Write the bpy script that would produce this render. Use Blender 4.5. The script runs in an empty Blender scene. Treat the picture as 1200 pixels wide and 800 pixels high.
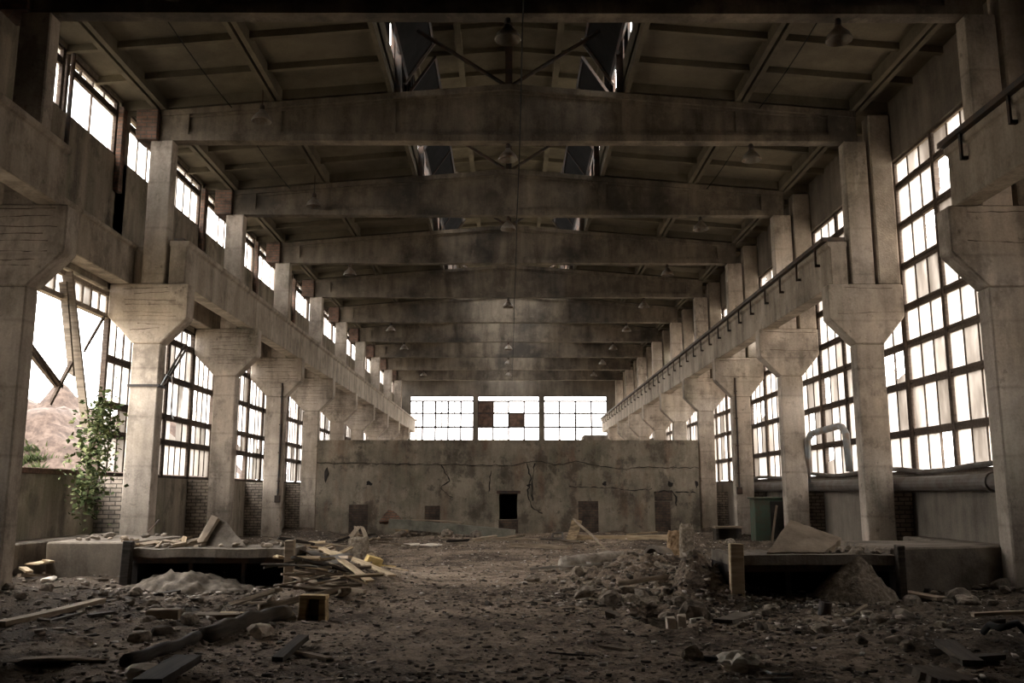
import bpy, math, random
import numpy as np
from mathutils import Vector, Matrix, Euler

R = random.Random(7)
NP = np.random.default_rng(11)
scn = bpy.context.scene
COL = scn.collection
PI = math.pi

# ------------------------------------------------------------------ camera
F = 1050.0
PITCH = math.atan(177 / F)
YAW = math.radians(0.215)
EYE = 1.7
cam_d = bpy.data.cameras.new('camera')
cam_d.lens = 36 * F / 1200
cam_d.sensor_width = 36
cam_d.clip_end = 600
cam = bpy.data.objects.new('camera', cam_d)
cam.location = (0, 0, EYE)
cam.rotation_euler = (PI / 2 + PITCH, 0, -YAW)
COL.objects.link(cam)
scn.camera = cam
_M = cam.rotation_euler.to_matrix()


def ray(px, py):
    return _M @ Vector(((px - 600) / F, (400 - py) / F, -1))


def G(px, py, z=0.0):
    """the point of the level z that the photograph shows at px, py"""
    r = ray(px, py)
    t = (z - EYE) / r.z
    return Vector((r.x * t, r.y * t, z))


def Y(px, py, y):
    """the point at the depth y that the photograph shows at px, py"""
    r = ray(px, py)
    t = y / r.y
    return Vector((r.x * t, y, EYE + r.z * t))


# ------------------------------------------------------------------ meshes
class MB:
    def __init__(s):
        s.v = []
        s.f = []

    def add(s, vs, fs):
        b = len(s.v)
        s.v += [tuple(v) for v in vs]
        s.f += [tuple(b + i for i in f) for f in fs]
        return s

    def hexa(s, p):
        return s.add(p, [(0, 3, 2, 1), (4, 5, 6, 7), (0, 1, 5, 4), (1, 2, 6, 5), (2, 3, 7, 6), (3, 0, 4, 7)])

    def box(s, x0, x1, y0, y1, z0, z1):
        if x0 > x1: x0, x1 = x1, x0
        return s.hexa([(x0, y0, z0), (x1, y0, z0), (x1, y1, z0), (x0, y1, z0), (x0, y0, z1), (x1, y0, z1), (x1, y1, z1), (x0, y1, z1)])

    def obox(s, c, size, rot=(0, 0, 0), jit=0.0, rnd=None):
        m = Euler(rot).to_matrix() if not isinstance(rot, Matrix) else rot
        c = Vector(c)
        h = Vector(size) / 2
        p = []
        for sx, sy, sz in ((-1, -1, -1), (1, -1, -1), (1, 1, -1), (-1, 1, -1), (-1, -1, 1), (1, -1, 1), (1, 1, 1), (-1, 1, 1)):
            q = Vector((sx * h.x, sy * h.y, sz * h.z))
            if jit:
                q += Vector([(rnd or R).uniform(-jit, jit) for _ in range(3)])
            p.append(c + m @ q)
        return s.hexa(p)

    def prism(s, prof, y0, y1, axis='y'):
        n = len(prof)
        vs = [(a, y0, b) for a, b in prof] + [(a, y1, b) for a, b in prof]
        if axis == 'x':
            vs = [(y0, a, b) for a, b in prof] + [(y1, a, b) for a, b in prof]
        fs = [tuple(range(n)), tuple(range(2 * n - 1, n - 1, -1))]
        for i in range(n):
            j = (i + 1) % n
            fs.append((j, i, n + i, n + j))
        return s.add(vs, fs)

    def tube(s, pts, r, n=8, caps=True):
        pts = [Vector(p) for p in pts]
        rs = r if isinstance(r, (list, tuple)) else [r] * len(pts)
        rings = []
        b = len(s.v)
        up = None
        for i, p in enumerate(pts):
            t = (pts[min(i + 1, len(pts) - 1)] - pts[max(i - 1, 0)]).normalized()
            if up is None:
                up = Vector((0, 0, 1)) if abs(t.z) < .9 else Vector((1, 0, 0))
            a = t.cross(up).normalized()
            c = a.cross(t).normalized()
            up = c
            for k in range(n):
                w = 2 * PI * k / n
                s.v.append(tuple(p + a * math.cos(w) * rs[i] + c * math.sin(w) * rs[i]))
        for i in range(len(pts) - 1):
            for k in range(n):
                k2 = (k + 1) % n
                s.f.append((b + i * n + k, b + i * n + k2, b + (i + 1) * n + k2, b + (i + 1) * n + k))
        if caps:
            s.f.append(tuple(b + k for k in range(n - 1, -1, -1)))
            s.f.append(tuple(b + (len(pts) - 1) * n + k for k in range(n)))
        return s

    def lathe(s, prof, c=(0, 0, 0), n=20):
        b = len(s.v)
        for r, z in prof:
            for k in range(n):
                w = 2 * PI * k / n
                s.v.append((c[0] + r * math.cos(w), c[1] + r * math.sin(w), c[2] + z))
        for i in range(len(prof) - 1):
            for k in range(n):
                k2 = (k + 1) % n
                s.f.append((b + i * n + k, b + i * n + k2, b + (i + 1) * n + k2, b + (i + 1) * n + k))
        return s

    def rock(s, c, size, seed=0, rough=.28, sub=2):
        rr = random.Random(seed)
        vs, fs = ICO[sub]
        ax = [Vector((rr.gauss(0, 1), rr.gauss(0, 1), rr.gauss(0, 1))).normalized() for _ in range(9)]
        cut = [rr.uniform(.55, .95) for _ in ax]
        m = Euler((rr.uniform(0, 6), rr.uniform(0, 6), rr.uniform(0, 6))).to_matrix()
        out = []
        for v in vs:
            q = Vector(v)
            for a, k in zip(ax, cut):
                d = q.dot(a) - k
                if d > 0:
                    q = q - a * d
            q = q * (1 + rr.uniform(-rough, rough) * .35)
            q = m @ q
            out.append((c[0] + q.x * size[0], c[1] + q.y * size[1], c[2] + q.z * size[2]))
        return s.add(out, fs)

    def build(s, name, mat, parent=None, origin=None, smooth=False, bevel=0.0, fix=True):
        me = bpy.data.meshes.new(name)
        o3 = Vector(origin) if origin is not None else Vector((0, 0, 0))
        base = o3
        me.from_pydata([tuple(Vector(v) - base) for v in s.v] if origin is not None else s.v, [], s.f)
        me.update()
        if fix:
            import bmesh
            bm = bmesh.new()
            bm.from_mesh(me)
            bmesh.ops.recalc_face_normals(bm, faces=bm.faces)
            bm.to_mesh(me)
            bm.free()
        me.materials.append(mat)
        if smooth:
            for p in me.polygons:
                p.use_smooth = True
        o = bpy.data.objects.new(name, me)
        COL.objects.link(o)
        if parent is not None:
            o.parent = parent
            if origin is not None:
                o.location = o3 - parent.location
        elif origin is not None:
            o.location = o3
        if bevel:
            b = o.modifiers.new('bevel', 'BEVEL')
            b.width = bevel
            b.segments = 1
            b.limit_method = 'ANGLE'
        return o


def _ico():
    import bmesh
    out = {}
    for sub in (1, 2, 3):
        bm = bmesh.new()
        bmesh.ops.create_icosphere(bm, subdivisions=sub, radius=1)
        bm.verts.ensure_lookup_table()
        out[sub] = ([tuple(v.co) for v in bm.verts], [tuple(v.index for v in f.verts) for f in bm.faces])
        bm.free()
    return out


ICO = _ico()


def tag(o, label=None, cat=None, group=None, kind=None):
    if label: o['label'] = label
    if cat: o['category'] = cat
    if group: o['group'] = group
    if kind: o['kind'] = kind
    return o


def empty(name, loc, label=None, cat=None, group=None, kind=None):
    o = bpy.data.objects.new(name, None)
    COL.objects.link(o)
    o.location = loc
    o.empty_display_size = .2
    return tag(o, label, cat, group, kind)


def dup(o, parent=None):
    c = o.copy()
    COL.objects.link(c)
    if parent is not None:
        c.parent = parent
    for ch in list(o.children):
        dup(ch, c)
    return c


ORD = ['nearest', 'second', 'third', 'fourth', 'fifth', 'sixth', 'seventh', 'eighth', 'ninth', 'tenth', 'eleventh', 'twelfth']

# ------------------------------------------------------------------ materials
def newmat(name):
    m = bpy.data.materials.new(name)
    m.use_nodes = True
    nt = m.node_tree
    for n in list(nt.nodes):
        nt.nodes.remove(n)
    return m, nt, nt.nodes, nt.links


def node(nt, kind, **kw):
    n = nt.nodes.new(kind)
    for k, v in kw.items():
        if k.startswith('i_'):
            n.inputs[k[2:].replace('_', ' ')].default_value = v
        else:
            setattr(n, k, v)
    return n


def ramp(nt, stops):
    n = nt.nodes.new('ShaderNodeValToRGB')
    e = n.color_ramp.elements
    while len(e) < len(stops):
        e.new(.5)
    for i, (p, c) in enumerate(stops):
        e[i].position = p
        e[i].color = (*c, 1) if len(c) == 3 else c
    return n


def noise(nt, vec, scale, detail=5, rough=.6, stretch=None):
    if stretch:
        mp = nt.nodes.new('ShaderNodeMapping')
        mp.inputs['Scale'].default_value = stretch
        nt.links.new(vec, mp.inputs['Vector'])
        vec = mp.outputs['Vector']
    n = nt.nodes.new('ShaderNodeTexNoise')
    n.inputs['Scale'].default_value = scale
    n.inputs['Detail'].default_value = detail
    n.inputs['Roughness'].default_value = rough
    nt.links.new(vec, n.inputs['Vector'])
    return n.outputs['Fac']


def math_n(nt, op, a, b=None, c=None):
    n = nt.nodes.new('ShaderNodeMath')
    n.operation = op
    for i, x in enumerate((a, b, c)):
        if x is None: continue
        if isinstance(x, (int, float)):
            n.inputs[i].default_value = x
        else:
            nt.links.new(x, n.inputs[i])
    return n.outputs[0]


def mixc(nt, fac, a, b, blend='MIX'):
    n = nt.nodes.new('ShaderNodeMix')
    n.data_type = 'RGBA'
    n.blend_type = blend
    for sock, x in ((n.inputs[0], fac), (n.inputs[6], a), (n.inputs[7], b)):
        if isinstance(x, (int, float)):
            sock.default_value = x
        elif isinstance(x, tuple):
            sock.default_value = (*x, 1)
        else:
            nt.links.new(x, sock)
    return n.outputs[2]


def sc(c, k):
    return tuple(min(1, x * k) for x in c)


def concrete(name, col, contrast=1.0, scale=.9, streak=.5, bump=.25, moss=0.0, pits=0.0, local=False, blotch=0.0, boards=0.0, rust=0.0, patch=0.0):
    m, nt, N, L = newmat(name)
    if local:
        vec = N.new('ShaderNodeTexCoord').outputs['Object']
    else:
        vec = N.new('ShaderNodeNewGeometry').outputs['Position']
    big = noise(nt, vec, scale, 7, .62)
    st = noise(nt, vec, 2.2, 6, .65, (1, 1, .12))
    fine = noise(nt, vec, 22, 4, .7)
    f = math_n(nt, 'MULTIPLY_ADD', st, streak, math_n(nt, 'MULTIPLY', big, 1 - streak))
    f = math_n(nt, 'MULTIPLY_ADD', fine, .18, math_n(nt, 'MULTIPLY', f, .82))
    w = .17 / max(.4, contrast)
    cr = ramp(nt, [(.5 - w * 1.35, sc(col, .22)), (.5 - w * .45, sc(col, .68)), (.5 + w * .3, col), (.5 + w * 1.3, sc(col, 1.45))])
    L.new(f, cr.inputs[0])
    c = cr.outputs[0]
    if moss:
        mf = noise(nt, vec, .7, 5, .6, (1, 1, .35))
        r2 = ramp(nt, [(.55, (0, 0, 0)), (.7, (moss,) * 3)])
        L.new(mf, r2.inputs[0])
        c = mixc(nt, r2.outputs[0], c, (.10, .13, .055))
    if rust:
        mf = noise(nt, vec, 1.3, 6, .65, (1, 1, .3))
        r2 = ramp(nt, [(.52, (0, 0, 0)), (.68, (rust,) * 3)])
        L.new(mf, r2.inputs[0])
        c = mixc(nt, r2.outputs[0], c, (.16, .07, .035))
    if blotch:
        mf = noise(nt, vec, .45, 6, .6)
        r2 = ramp(nt, [(.45, (0, 0, 0)), (.65, (blotch,) * 3)])
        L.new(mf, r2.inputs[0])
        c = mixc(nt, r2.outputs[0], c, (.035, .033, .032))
    if patch:
        p1 = noise(nt, vec, 1.15, 9, .7, (1, 1, .8))
        r5 = ramp(nt, [(.52, (0, 0, 0)), (.60, (patch,) * 3), (.7, (min(1, patch * 1.3),) * 3)])
        L.new(p1, r5.inputs[0])
        c = mixc(nt, r5.outputs[0], c, sc(col, .25))
        p2 = noise(nt, vec, 1.9, 9, .72, (1, 1, .6))
        r6 = ramp(nt, [(.57, (0, 0, 0)), (.63, (patch * .55,) * 3)])
        L.new(p2, r6.inputs[0])
        c = mixc(nt, r6.outputs[0], c, sc(col, 1.6))
    hgt = fine
    if pits:
        pn = noise(nt, vec, 2.6, 7, .72)
        r3 = ramp(nt, [(.60, (0, 0, 0)), (.66, (pits,) * 3)])
        L.new(pn, r3.inputs[0])
        c = mixc(nt, r3.outputs[0], c, (.05, .042, .035))
    if boards:
        sx = N.new('ShaderNodeSeparateXYZ')
        L.new(vec, sx.inputs[0])
        fr = math_n(nt, 'FRACT', math_n(nt, 'MULTIPLY', sx.outputs[2], 1 / boards))
        r4 = ramp(nt, [(.0, (.55,) * 3), (.045, (0, 0, 0)), (.96, (0, 0, 0)), (1, (.4,) * 3)])
        L.new(fr, r4.inputs[0])
        brk = noise(nt, vec, 1.5, 3, .5)
        c = mixc(nt, math_n(nt, 'MULTIPLY', r4.outputs[0], brk), c, (.06, .05, .04))
    b = node(nt, 'ShaderNodeBsdfPrincipled', i_Roughness=.92)
    b.inputs['Specular IOR Level'].default_value = .2
    L.new(c, b.inputs['Base Color'])
    bp = node(nt, 'ShaderNodeBump', i_Strength=bump, i_Distance=.04)
    hsum = math_n(nt, 'ADD', math_n(nt, 'MULTIPLY', hgt, .5), f)
    L.new(hsum, bp.inputs['Height'])
    L.new(bp.outputs[0], b.inputs['Normal'])
    o = N.new('ShaderNodeOutputMaterial')
    L.new(b.outputs[0], o.inputs[0])
    return m


def wood(name, a, b_, scale=1.0, rough=.85):
    m, nt, N, L = newmat(name)
    vec = N.new('ShaderNodeTexCoord').outputs['Object']
    info = N.new('ShaderNodeObjectInfo').outputs['Random']
    n1 = noise(nt, vec, 6 * scale, 6, .65, (.25, 3, 3))
    n2 = noise(nt, vec, 1.1, 4, .6)
    f = math_n(nt, 'MULTIPLY_ADD', n1, .65, math_n(nt, 'MULTIPLY', n2, .35))
    f = math_n(nt, 'ADD', f, math_n(nt, 'MULTIPLY_ADD', info, .24, -.12))
    cr = ramp(nt, [(.3, sc(a, .35)), (.46, a), (.68, b_)])
    L.new(f, cr.inputs[0])
    b = node(nt, 'ShaderNodeBsdfPrincipled', i_Roughness=rough)
    b.inputs['Specular IOR Level'].default_value = .2
    L.new(cr.outputs[0], b.inputs['Base Color'])
    bp = node(nt, 'ShaderNodeBump', i_Strength=.3, i_Distance=.01)
    L.new(n1, bp.inputs['Height'])
    L.new(bp.outputs[0], b.inputs['Normal'])
    o = N.new('ShaderNodeOutputMaterial')
    L.new(b.outputs[0], o.inputs[0])
    return m


def metal(name, a, rust=(.12, .055, .03), amt=.5, rough=.7, metallic=.3):
    m, nt, N, L = newmat(name)
    vec = N.new('ShaderNodeNewGeometry').outputs['Position']
    n1 = noise(nt, vec, 3.5, 7, .65)
    cr = ramp(nt, [(.5 - .14 * amt, a), (.66 - .14 * amt, rust)])
    L.new(n1, cr.inputs[0])
    b = node(nt, 'ShaderNodeBsdfPrincipled', i_Roughness=rough, i_Metallic=metallic)
    L.new(cr.outputs[0], b.inputs['Base Color'])
    o = N.new('ShaderNodeOutputMaterial')
    L.new(b.outputs[0], o.inputs[0])
    return m


def brick(name, a, b_, mortar):
    m, nt, N, L = newmat(name)
    vec = N.new('ShaderNodeNewGeometry').outputs['Position']
    s = N.new('ShaderNodeSeparateXYZ')
    L.new(vec, s.inputs[0])
    cx = N.new('ShaderNodeCombineXYZ')
    L.new(math_n(nt, 'ADD', s.outputs[0], s.outputs[1]), cx.inputs[0])
    L.new(s.outputs[2], cx.inputs[1])
    br = N.new('ShaderNodeTexBrick')
    br.inputs['Scale'].default_value = 1.0
    br.inputs['Brick Width'].default_value = .27
    br.inputs['Row Height'].default_value = .1
    br.inputs['Mortar Size'].default_value = .014
    br.inputs['Color1'].default_value = (*a, 1)
    br.inputs['Color2'].default_value = (*b_, 1)
    br.inputs['Mortar'].default_value = (*mortar, 1)
    L.new(cx.outputs[0], br.inputs['Vector'])
    n1 = noise(nt, vec, 2.5, 6, .65)
    r = ramp(nt, [(.35, (.35,) * 3), (.6, (1, 1, 1))])
    L.new(n1, r.inputs[0])
    c = mixc(nt, 1.0, br.outputs[0], r.outputs[0], 'MULTIPLY')
    b = node(nt, 'ShaderNodeBsdfPrincipled', i_Roughness=.95)
    L.new(c, b.inputs['Base Color'])
    bp = node(nt, 'ShaderNodeBump', i_Strength=.6, i_Distance=.02)
    L.new(math_n(nt, 'SUBTRACT', 1.0, br.outputs[1]), bp.inputs['Height'])
    L.new(bp.outputs[0], b.inputs['Normal'])
    o = N.new('ShaderNodeOutputMaterial')
    L.new(b.outputs[0], o.inputs[0])
    return m


def dirty_glass(name, clear, dirt, tint=(.86, .8, .72)):
    """weathered glass: part clear, part milky with dust that passes light on"""
    m, nt, N, L = newmat(name)
    g = N.new('ShaderNodeNewGeometry')
    vec = g.outputs['Position']
    rnd = g.outputs['Random Per Island']
    n1 = noise(nt, vec, 1.6, 6, .65, (1, 1, .3))
    f = math_n(nt, 'ADD', math_n(nt, 'MULTIPLY', n1, .8), math_n(nt, 'MULTIPLY_ADD', rnd, .5, -.15))
    r = ramp(nt, [(.42, (clear,) * 3), (.8, (dirt,) * 3)])
    L.new(f, r.inputs[0])
    tr = N.new('ShaderNodeBsdfTransparent')
    tl = N.new('ShaderNodeBsdfTranslucent')
    cr = ramp(nt, [(.3, tint), (.75, sc(tint, .55))])
    L.new(f, cr.inputs[0])
    L.new(cr.outputs[0], tl.inputs[0])
    mx = N.new('ShaderNodeMixShader')
    L.new(r.outputs[0], mx.inputs[0])
    L.new(tr.outputs[0], mx.inputs[1])
    L.new(tl.outputs[0], mx.inputs[2])
    gl = node(nt, 'ShaderNodeBsdfGlossy', i_Roughness=.15)
    m2 = N.new('ShaderNodeMixShader')
    m2.inputs[0].default_value = .04
    L.new(mx.outputs[0], m2.inputs[1])
    L.new(gl.outputs[0], m2.inputs[2])
    o = N.new('ShaderNodeOutputMaterial')
    L.new(m2.outputs[0], o.inputs[0])
    return m


def plain(name, stops, scale=4, rough=.9, island=False, bump=.3):
    m, nt, N, L = newmat(name)
    g = N.new('ShaderNodeNewGeometry')
    n1 = noise(nt, g.outputs['Position'], scale, 6, .65)
    f = n1
    if island:
        f = math_n(nt, 'ADD', math_n(nt, 'MULTIPLY', n1, .4), math_n(nt, 'MULTIPLY', g.outputs['Random Per Island'], .6))
    cr = ramp(nt, stops)
    L.new(f, cr.inputs[0])
    b = node(nt, 'ShaderNodeBsdfPrincipled', i_Roughness=rough)
    b.inputs['Specular IOR Level'].default_value = .15
    L.new(cr.outputs[0], b.inputs['Base Color'])
    bp = node(nt, 'ShaderNodeBump', i_Strength=bump, i_Distance=.03)
    L.new(n1, bp.inputs['Height'])
    L.new(bp.outputs[0], b.inputs['Normal'])
    o = N.new('ShaderNodeOutputMaterial')
    L.new(b.outputs[0], o.inputs[0])
    return m


def floor_mat():
    m, nt, N, L = newmat('dirt_floor')
    vec = N.new('ShaderNodeNewGeometry').outputs['Position']
    big = noise(nt, vec, .35, 7, .62)
    mid = noise(nt, vec, 2.3, 8, .7)
    fine = noise(nt, vec, 17, 6, .75)
    f = math_n(nt, 'ADD', math_n(nt, 'MULTIPLY', big, .35), math_n(nt, 'ADD', math_n(nt, 'MULTIPLY', mid, .32), math_n(nt, 'MULTIPLY', fine, .33)))
    cr = ramp(nt, [(.39, (.03, .023, .018)), (.46, (.115, .087, .066)), (.53, (.285, .222, .168)), (.62, (.50, .41, .325))])
    L.new(f, cr.inputs[0])
    vo = node(nt, 'ShaderNodeTexVoronoi', i_Scale=24.0)
    L.new(vec, vo.inputs['Vector'])
    sp = noise(nt, vec, .9, 5, .6)
    th = math_n(nt, 'GREATER_THAN', math_n(nt, 'ADD', vo.outputs['Color'], math_n(nt, 'MULTIPLY', sp, .5)), 1.18)
    c = mixc(nt, math_n(nt, 'MULTIPLY', th, .55), cr.outputs[0], (.33, .29, .25))
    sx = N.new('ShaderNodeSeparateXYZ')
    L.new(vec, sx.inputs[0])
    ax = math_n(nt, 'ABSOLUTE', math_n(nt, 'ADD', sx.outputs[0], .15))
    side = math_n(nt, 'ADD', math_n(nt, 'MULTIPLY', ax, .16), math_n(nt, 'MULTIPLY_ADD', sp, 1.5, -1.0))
    r7 = ramp(nt, [(.2, (1, 1, 1)), (.62, (.35, .345, .335))])       # sooty soil beside the trodden way, also painting in the dim corners
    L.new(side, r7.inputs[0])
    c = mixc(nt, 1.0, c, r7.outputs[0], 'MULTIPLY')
    b = node(nt, 'ShaderNodeBsdfPrincipled', i_Roughness=.95)
    b.inputs['Specular IOR Level'].default_value = .12
    L.new(c, b.inputs['Base Color'])
    bp = node(nt, 'ShaderNodeBump', i_Strength=.7, i_Distance=.05)
    L.new(math_n(nt, 'ADD', math_n(nt, 'MULTIPLY', fine, .6), math_n(nt, 'ADD', mid, math_n(nt, 'MULTIPLY', vo.outputs['Distance'], -.25))), bp.inputs['Height'])
    L.new(bp.outputs[0], b.inputs['Normal'])
    o = N.new('ShaderNodeOutputMaterial')
    L.new(b.outputs[0], o.inputs[0])
    return m


M = {}
M['column'] = concrete('column_concrete', (.45, .385, .32), 1.35, .8, .5, .35, moss=.2, pits=.45, boards=1.15, patch=.45)
M['pier'] = concrete('rough_pier_concrete', (.38, .325, .265), 1.3, 1.3, .3, .6, moss=.3)
M['beam'] = concrete('roof_beam_concrete', (.215, .18, .14), 1.4, .55, .6, .25, blotch=.8, patch=.4)  # base darkened evenly to stand in for the dim upper hall; blotches are random
M['roof'] = concrete('roof_slab_concrete', (.16, .138, .10), 1.0, .6, .2, .2, blotch=.35)  # darkened like the beams, shade of the near roof put into the colour
M['girder'] = concrete('girder_concrete', (.36, .305, .245), 1.3, .8, .55, .3, pits=.3, patch=.4)
M['wall'] = concrete('wall_concrete', (.25, .215, .17), 1.4, .8, .75, .25, moss=.3, patch=.5)
M['wallup'] = concrete('upper_wall_concrete', (.2, .172, .14), 1.2, .8, .5, .25, blotch=.4)
M['partition'] = concrete('partition_plaster', (.245, .212, .165), 1.5, .7, .35, .5, moss=.2, pits=.6, rust=.45, patch=.62)
M['block'] = concrete('foundation_concrete', (.19, .16, .128), 1.2, 1.2, .3, .4, patch=.5)
M['slab'] = concrete('broken_slab_concrete', (.33, .265, .2), .9, 2.0, .2, .4, local=True)
M['rubble'] = plain('rubble', [(.25, (.05, .043, .036)), (.5, (.15, .125, .1)), (.75, (.30, .255, .205))], 5)
M['rubbleheap'] = plain('rubble_chunk', [(.3, (.07, .058, .046)), (.48, (.21, .175, .138)), (.68, (.42, .355, .29))], 9, bump=.8)
M['chips'] = plain('chips', [(.22, (.05, .042, .035)), (.5, (.17, .14, .112)), (.72, (.34, .29, .24)), (.82, (.7, .64, .58))], 3, island=True)
M['palechunk'] = plain('pale_chunk', [(.3, (.36, .3, .24)), (.6, (.68, .6, .5))], 6)
M['wood'] = wood('grey_board', (.2, .155, .11), (.42, .34, .255))
M['palewood'] = wood('pale_timber', (.36, .27, .17), (.62, .5, .34))
M['darkwood'] = wood('charred_timber', (.05, .042, .035), (.11, .09, .07))
M['blockwood'] = wood('brightened_block_wood', (.5, .37, .2), (.85, .68, .42))  # pale timber made brighter, standing in for weak light on its front
M['yellow'] = wood('yellow_box_card', (.5, .36, .13), (.75, .58, .27))
M['stump'] = plain('stump_wood', [(.3, (.12, .075, .04)), (.5, (.32, .22, .13)), (.7, (.46, .34, .22))], 9, bump=.8)
M['sill'] = wood('sill_wood', (.12, .07, .05), (.24, .15, .11))
M['frame'] = wood('window_frame_wood', (.075, .055, .043), (.15, .115, .09))
M['palewframe'] = wood('weathered_mullion', (.2, .165, .13), (.36, .3, .24))
M['steel'] = metal('dark_rusty_steel', (.035, .032, .03), (.075, .045, .03), .6)
M['rust'] = metal('rusty_bar', (.07, .05, .038), (.1, .06, .04), .5, .9, 0)
M['greybeam'] = concrete('grey_green_beam', (.2, .195, .16), 1.2, 2, .3, .3)
M['brickdim'] = brick('dim_brick', (.11, .07, .048), (.085, .062, .046), (.06, .05, .04))  # darker, less red brick for the partition openings
M['rail'] = metal('rail_steel', (.05, .045, .04), (.09, .06, .04), .6, .75, .1)
M['pipe'] = metal('pipe_paint', (.115, .105, .092), (.09, .068, .052), .5, .65, .0)
M['bluepipe'] = metal('pale_pipe_paint', (.26, .28, .29), (.25, .2, .16), .5, .6, .0)
M['lamp'] = metal('lamp_enamel', (.2, .18, .15), (.12, .08, .05), .4, .5, .1)
M['green'] = metal('green_paint', (.045, .07, .045), (.06, .05, .03), .4, .75, .0)
M['brickgrey'] = brick('grey_brick', (.27, .225, .18), (.36, .3, .24), (.09, .075, .06))
M['brickred'] = brick('red_brick', (.25, .115, .07), (.2, .13, .09), (.12, .1, .08))
M['brickend'] = brick('brown_brick', (.2, .105, .07), (.16, .1, .075), (.1, .085, .07))
M['cable'] = plain('cable_black', [(.3, (.012, .012, .012)), (.7, (.02, .02, .02))])
M['glassr'] = dirty_glass('dusty_glass', .76, 1.0, (.42, .385, .35))
M['glassl'] = dirty_glass('dusty_glass_left', .6, 1.0, (.4, .37, .335))
M['glassclear'] = dirty_glass('clear_glass', .05, .35)
M['glassdark'] = plain('sooty_glass', [(.3, (.006, .006, .006)), (.7, (.016, .015, .014))], 2, .95)
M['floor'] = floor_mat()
M['earth'] = plain('spoil_earth', [(.35, (.018, .0115, .0085)), (.5, (.033, .022, .0165)), (.65, (.055, .039, .030))], 2.6, bump=1)
M['groundout'] = plain('outdoor_ground', [(.3, (.12, .1, .07)), (.6, (.2, .17, .12))], .6)
M['leaf'] = plain('leaf_green', [(.3, (.035, .05, .018)), (.55, (.08, .1, .04)), (.8, (.17, .18, .08))], 3, island=True)
M['grass'] = plain('grass_green', [(.3, (.012, .018, .005)), (.7, (.032, .038, .012))], 3, island=True)
M['stem'] = plain('vine_stem', [(.3, (.05, .04, .02)), (.7, (.1, .08, .05))])
M['paper'] = plain('dirty_paper', [(.3, (.5, .45, .38)), (.6, (.85, .78, .68))], 8)
M['sack'] = plain('pale_roll', [(.35, (.16, .135, .11)), (.6, (.42, .37, .31))], 5)
M['straw'] = plain('straw_dust', [(.3, (.09, .072, .055)), (.52, (.23, .19, .145)), (.72, (.4, .34, .27))], 14, bump=.9)
M['darkened'] = plain('dark_rear_plaster', [(.3, (.06, .052, .045)), (.7, (.13, .115, .1))], 1)  # colour of the unseen rear wall, darkened to cut the light it bounces
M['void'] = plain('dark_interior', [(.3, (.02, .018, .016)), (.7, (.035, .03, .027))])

# ------------------------------------------------------------------ hall grid
BAY = 6.0
Y0 = 15.25                      # centre line of the first column in view


def yk(k):
    return Y0 + BAY * k


YB, YE = -8.75, yk(10)          # rear and far end of the hall
XI, XO = 8.28, 8.95             # column shaft, inner and outer face
ZC = 6.65                       # corbel top
ZB = 10.3                       # underside of the roof beams
BE = 8.66                       # half length of a roof beam
XL, XR = -9.6, 9.5             # wall planes


def rz(x):
    """top of the roof beams / underside of the slab ribs"""
    return ZB + .78 + (BE - abs(x)) / 12


# ------------------------------------------------------------------ ground
class VN:
    def __init__(s, seed):
        s.g = np.random.default_rng(seed).random((64, 64))

    def __call__(s, x, y):
        xi, yi = np.floor(x).astype(int), np.floor(y).astype(int)
        fx, fy = x - xi, y - yi
        fx, fy = fx * fx * (3 - 2 * fx), fy * fy * (3 - 2 * fy)
        g = s.g
        a, b = g[xi % 64, yi % 64], g[(xi + 1) % 64, yi % 64]
        c, d = g[xi % 64, (yi + 1) % 64], g[(xi + 1) % 64, (yi + 1) % 64]
        return (a * (1 - fx) + b * fx) * (1 - fy) + (c * (1 - fx) + d * fx) * fy - .5


vn = [VN(i) for i in range(6)]
PIT = G(776, 726)
HEAP = G(752, 680)
SPILL_R = G(968, 690)
SPILL_L = G(262, 680)


def bump2(x, y, c, rx, ry, h, p=2):
    d = ((x - c.x) / rx) ** 2 + ((y - c.y) / ry) ** 2
    return h * np.exp(-d ** (p / 2))


def terrain(x, y):
    x = np.asarray(x, float)
    y = np.asarray(y, float)
    path = np.clip((np.abs(x + .15) - 1.6) / 3.2, 0, 1)          # the trodden way in the middle
    z = .10 * vn[0](x * .35, y * .35) * (.4 + path) + .10 * vn[1](x * 1.1, y * 1.1) * (.25 + path)
    z = z + .075 * vn[2](x * 2.7, y * 2.7) * (.3 + path) + .045 * vn[3](x * 6.3, y * 6.3) * (.45 + .6 * path) + .025 * vn[4](x * 13, y * 13) * (.5 + path * .5)
    z = z + .16 * np.clip((np.abs(x) - 6.2) / 2.4, 0, 1)
    z = z + bump2(x, y, HEAP, 1.25, 1.9, .36) * (1 + .9 * vn[2](x * 3.1, y * 3.1) + .6 * vn[3](x * 8, y * 8))
    z = z + bump2(x, y, Vector((HEAP.x + 1.3, HEAP.y - 2.1, 0)), 1.0, 1.1, .15) * (1 + 1.2 * vn[2](x * 4.1, y * 4.1))
    z = z + bump2(x, y, Vector((SPILL_L.x, SPILL_L.y + .1, 0)), .75, .5, .28)
    z = z + bump2(x, y, Vector((-3.1, 17.6, 0)), .8, 1.6, .28) * (1 + .9 * vn[2](x * 3.7, y * 3.7))
    z = z + bump2(x, y, Vector((3.15, 15.2, 0)), .55, .85, .5) * (1 + .8 * vn[2](x * 3.3, y * 3.3) + .5 * vn[3](x * 8, y * 8))
    d = ((x - PIT.x) / .33) ** 2 + ((y - PIT.y) / .95) ** 2
    z = z - .36 * np.exp(-d ** 2)
    z = z + .09 * np.exp(-((np.sqrt(d) - 1.35) / .3) ** 2)
    # keep the floor level where the platforms and the rear block stand
    return z


def tz(x, y):
    return float(terrain(np.array([x]), np.array([y]))[0])


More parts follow.
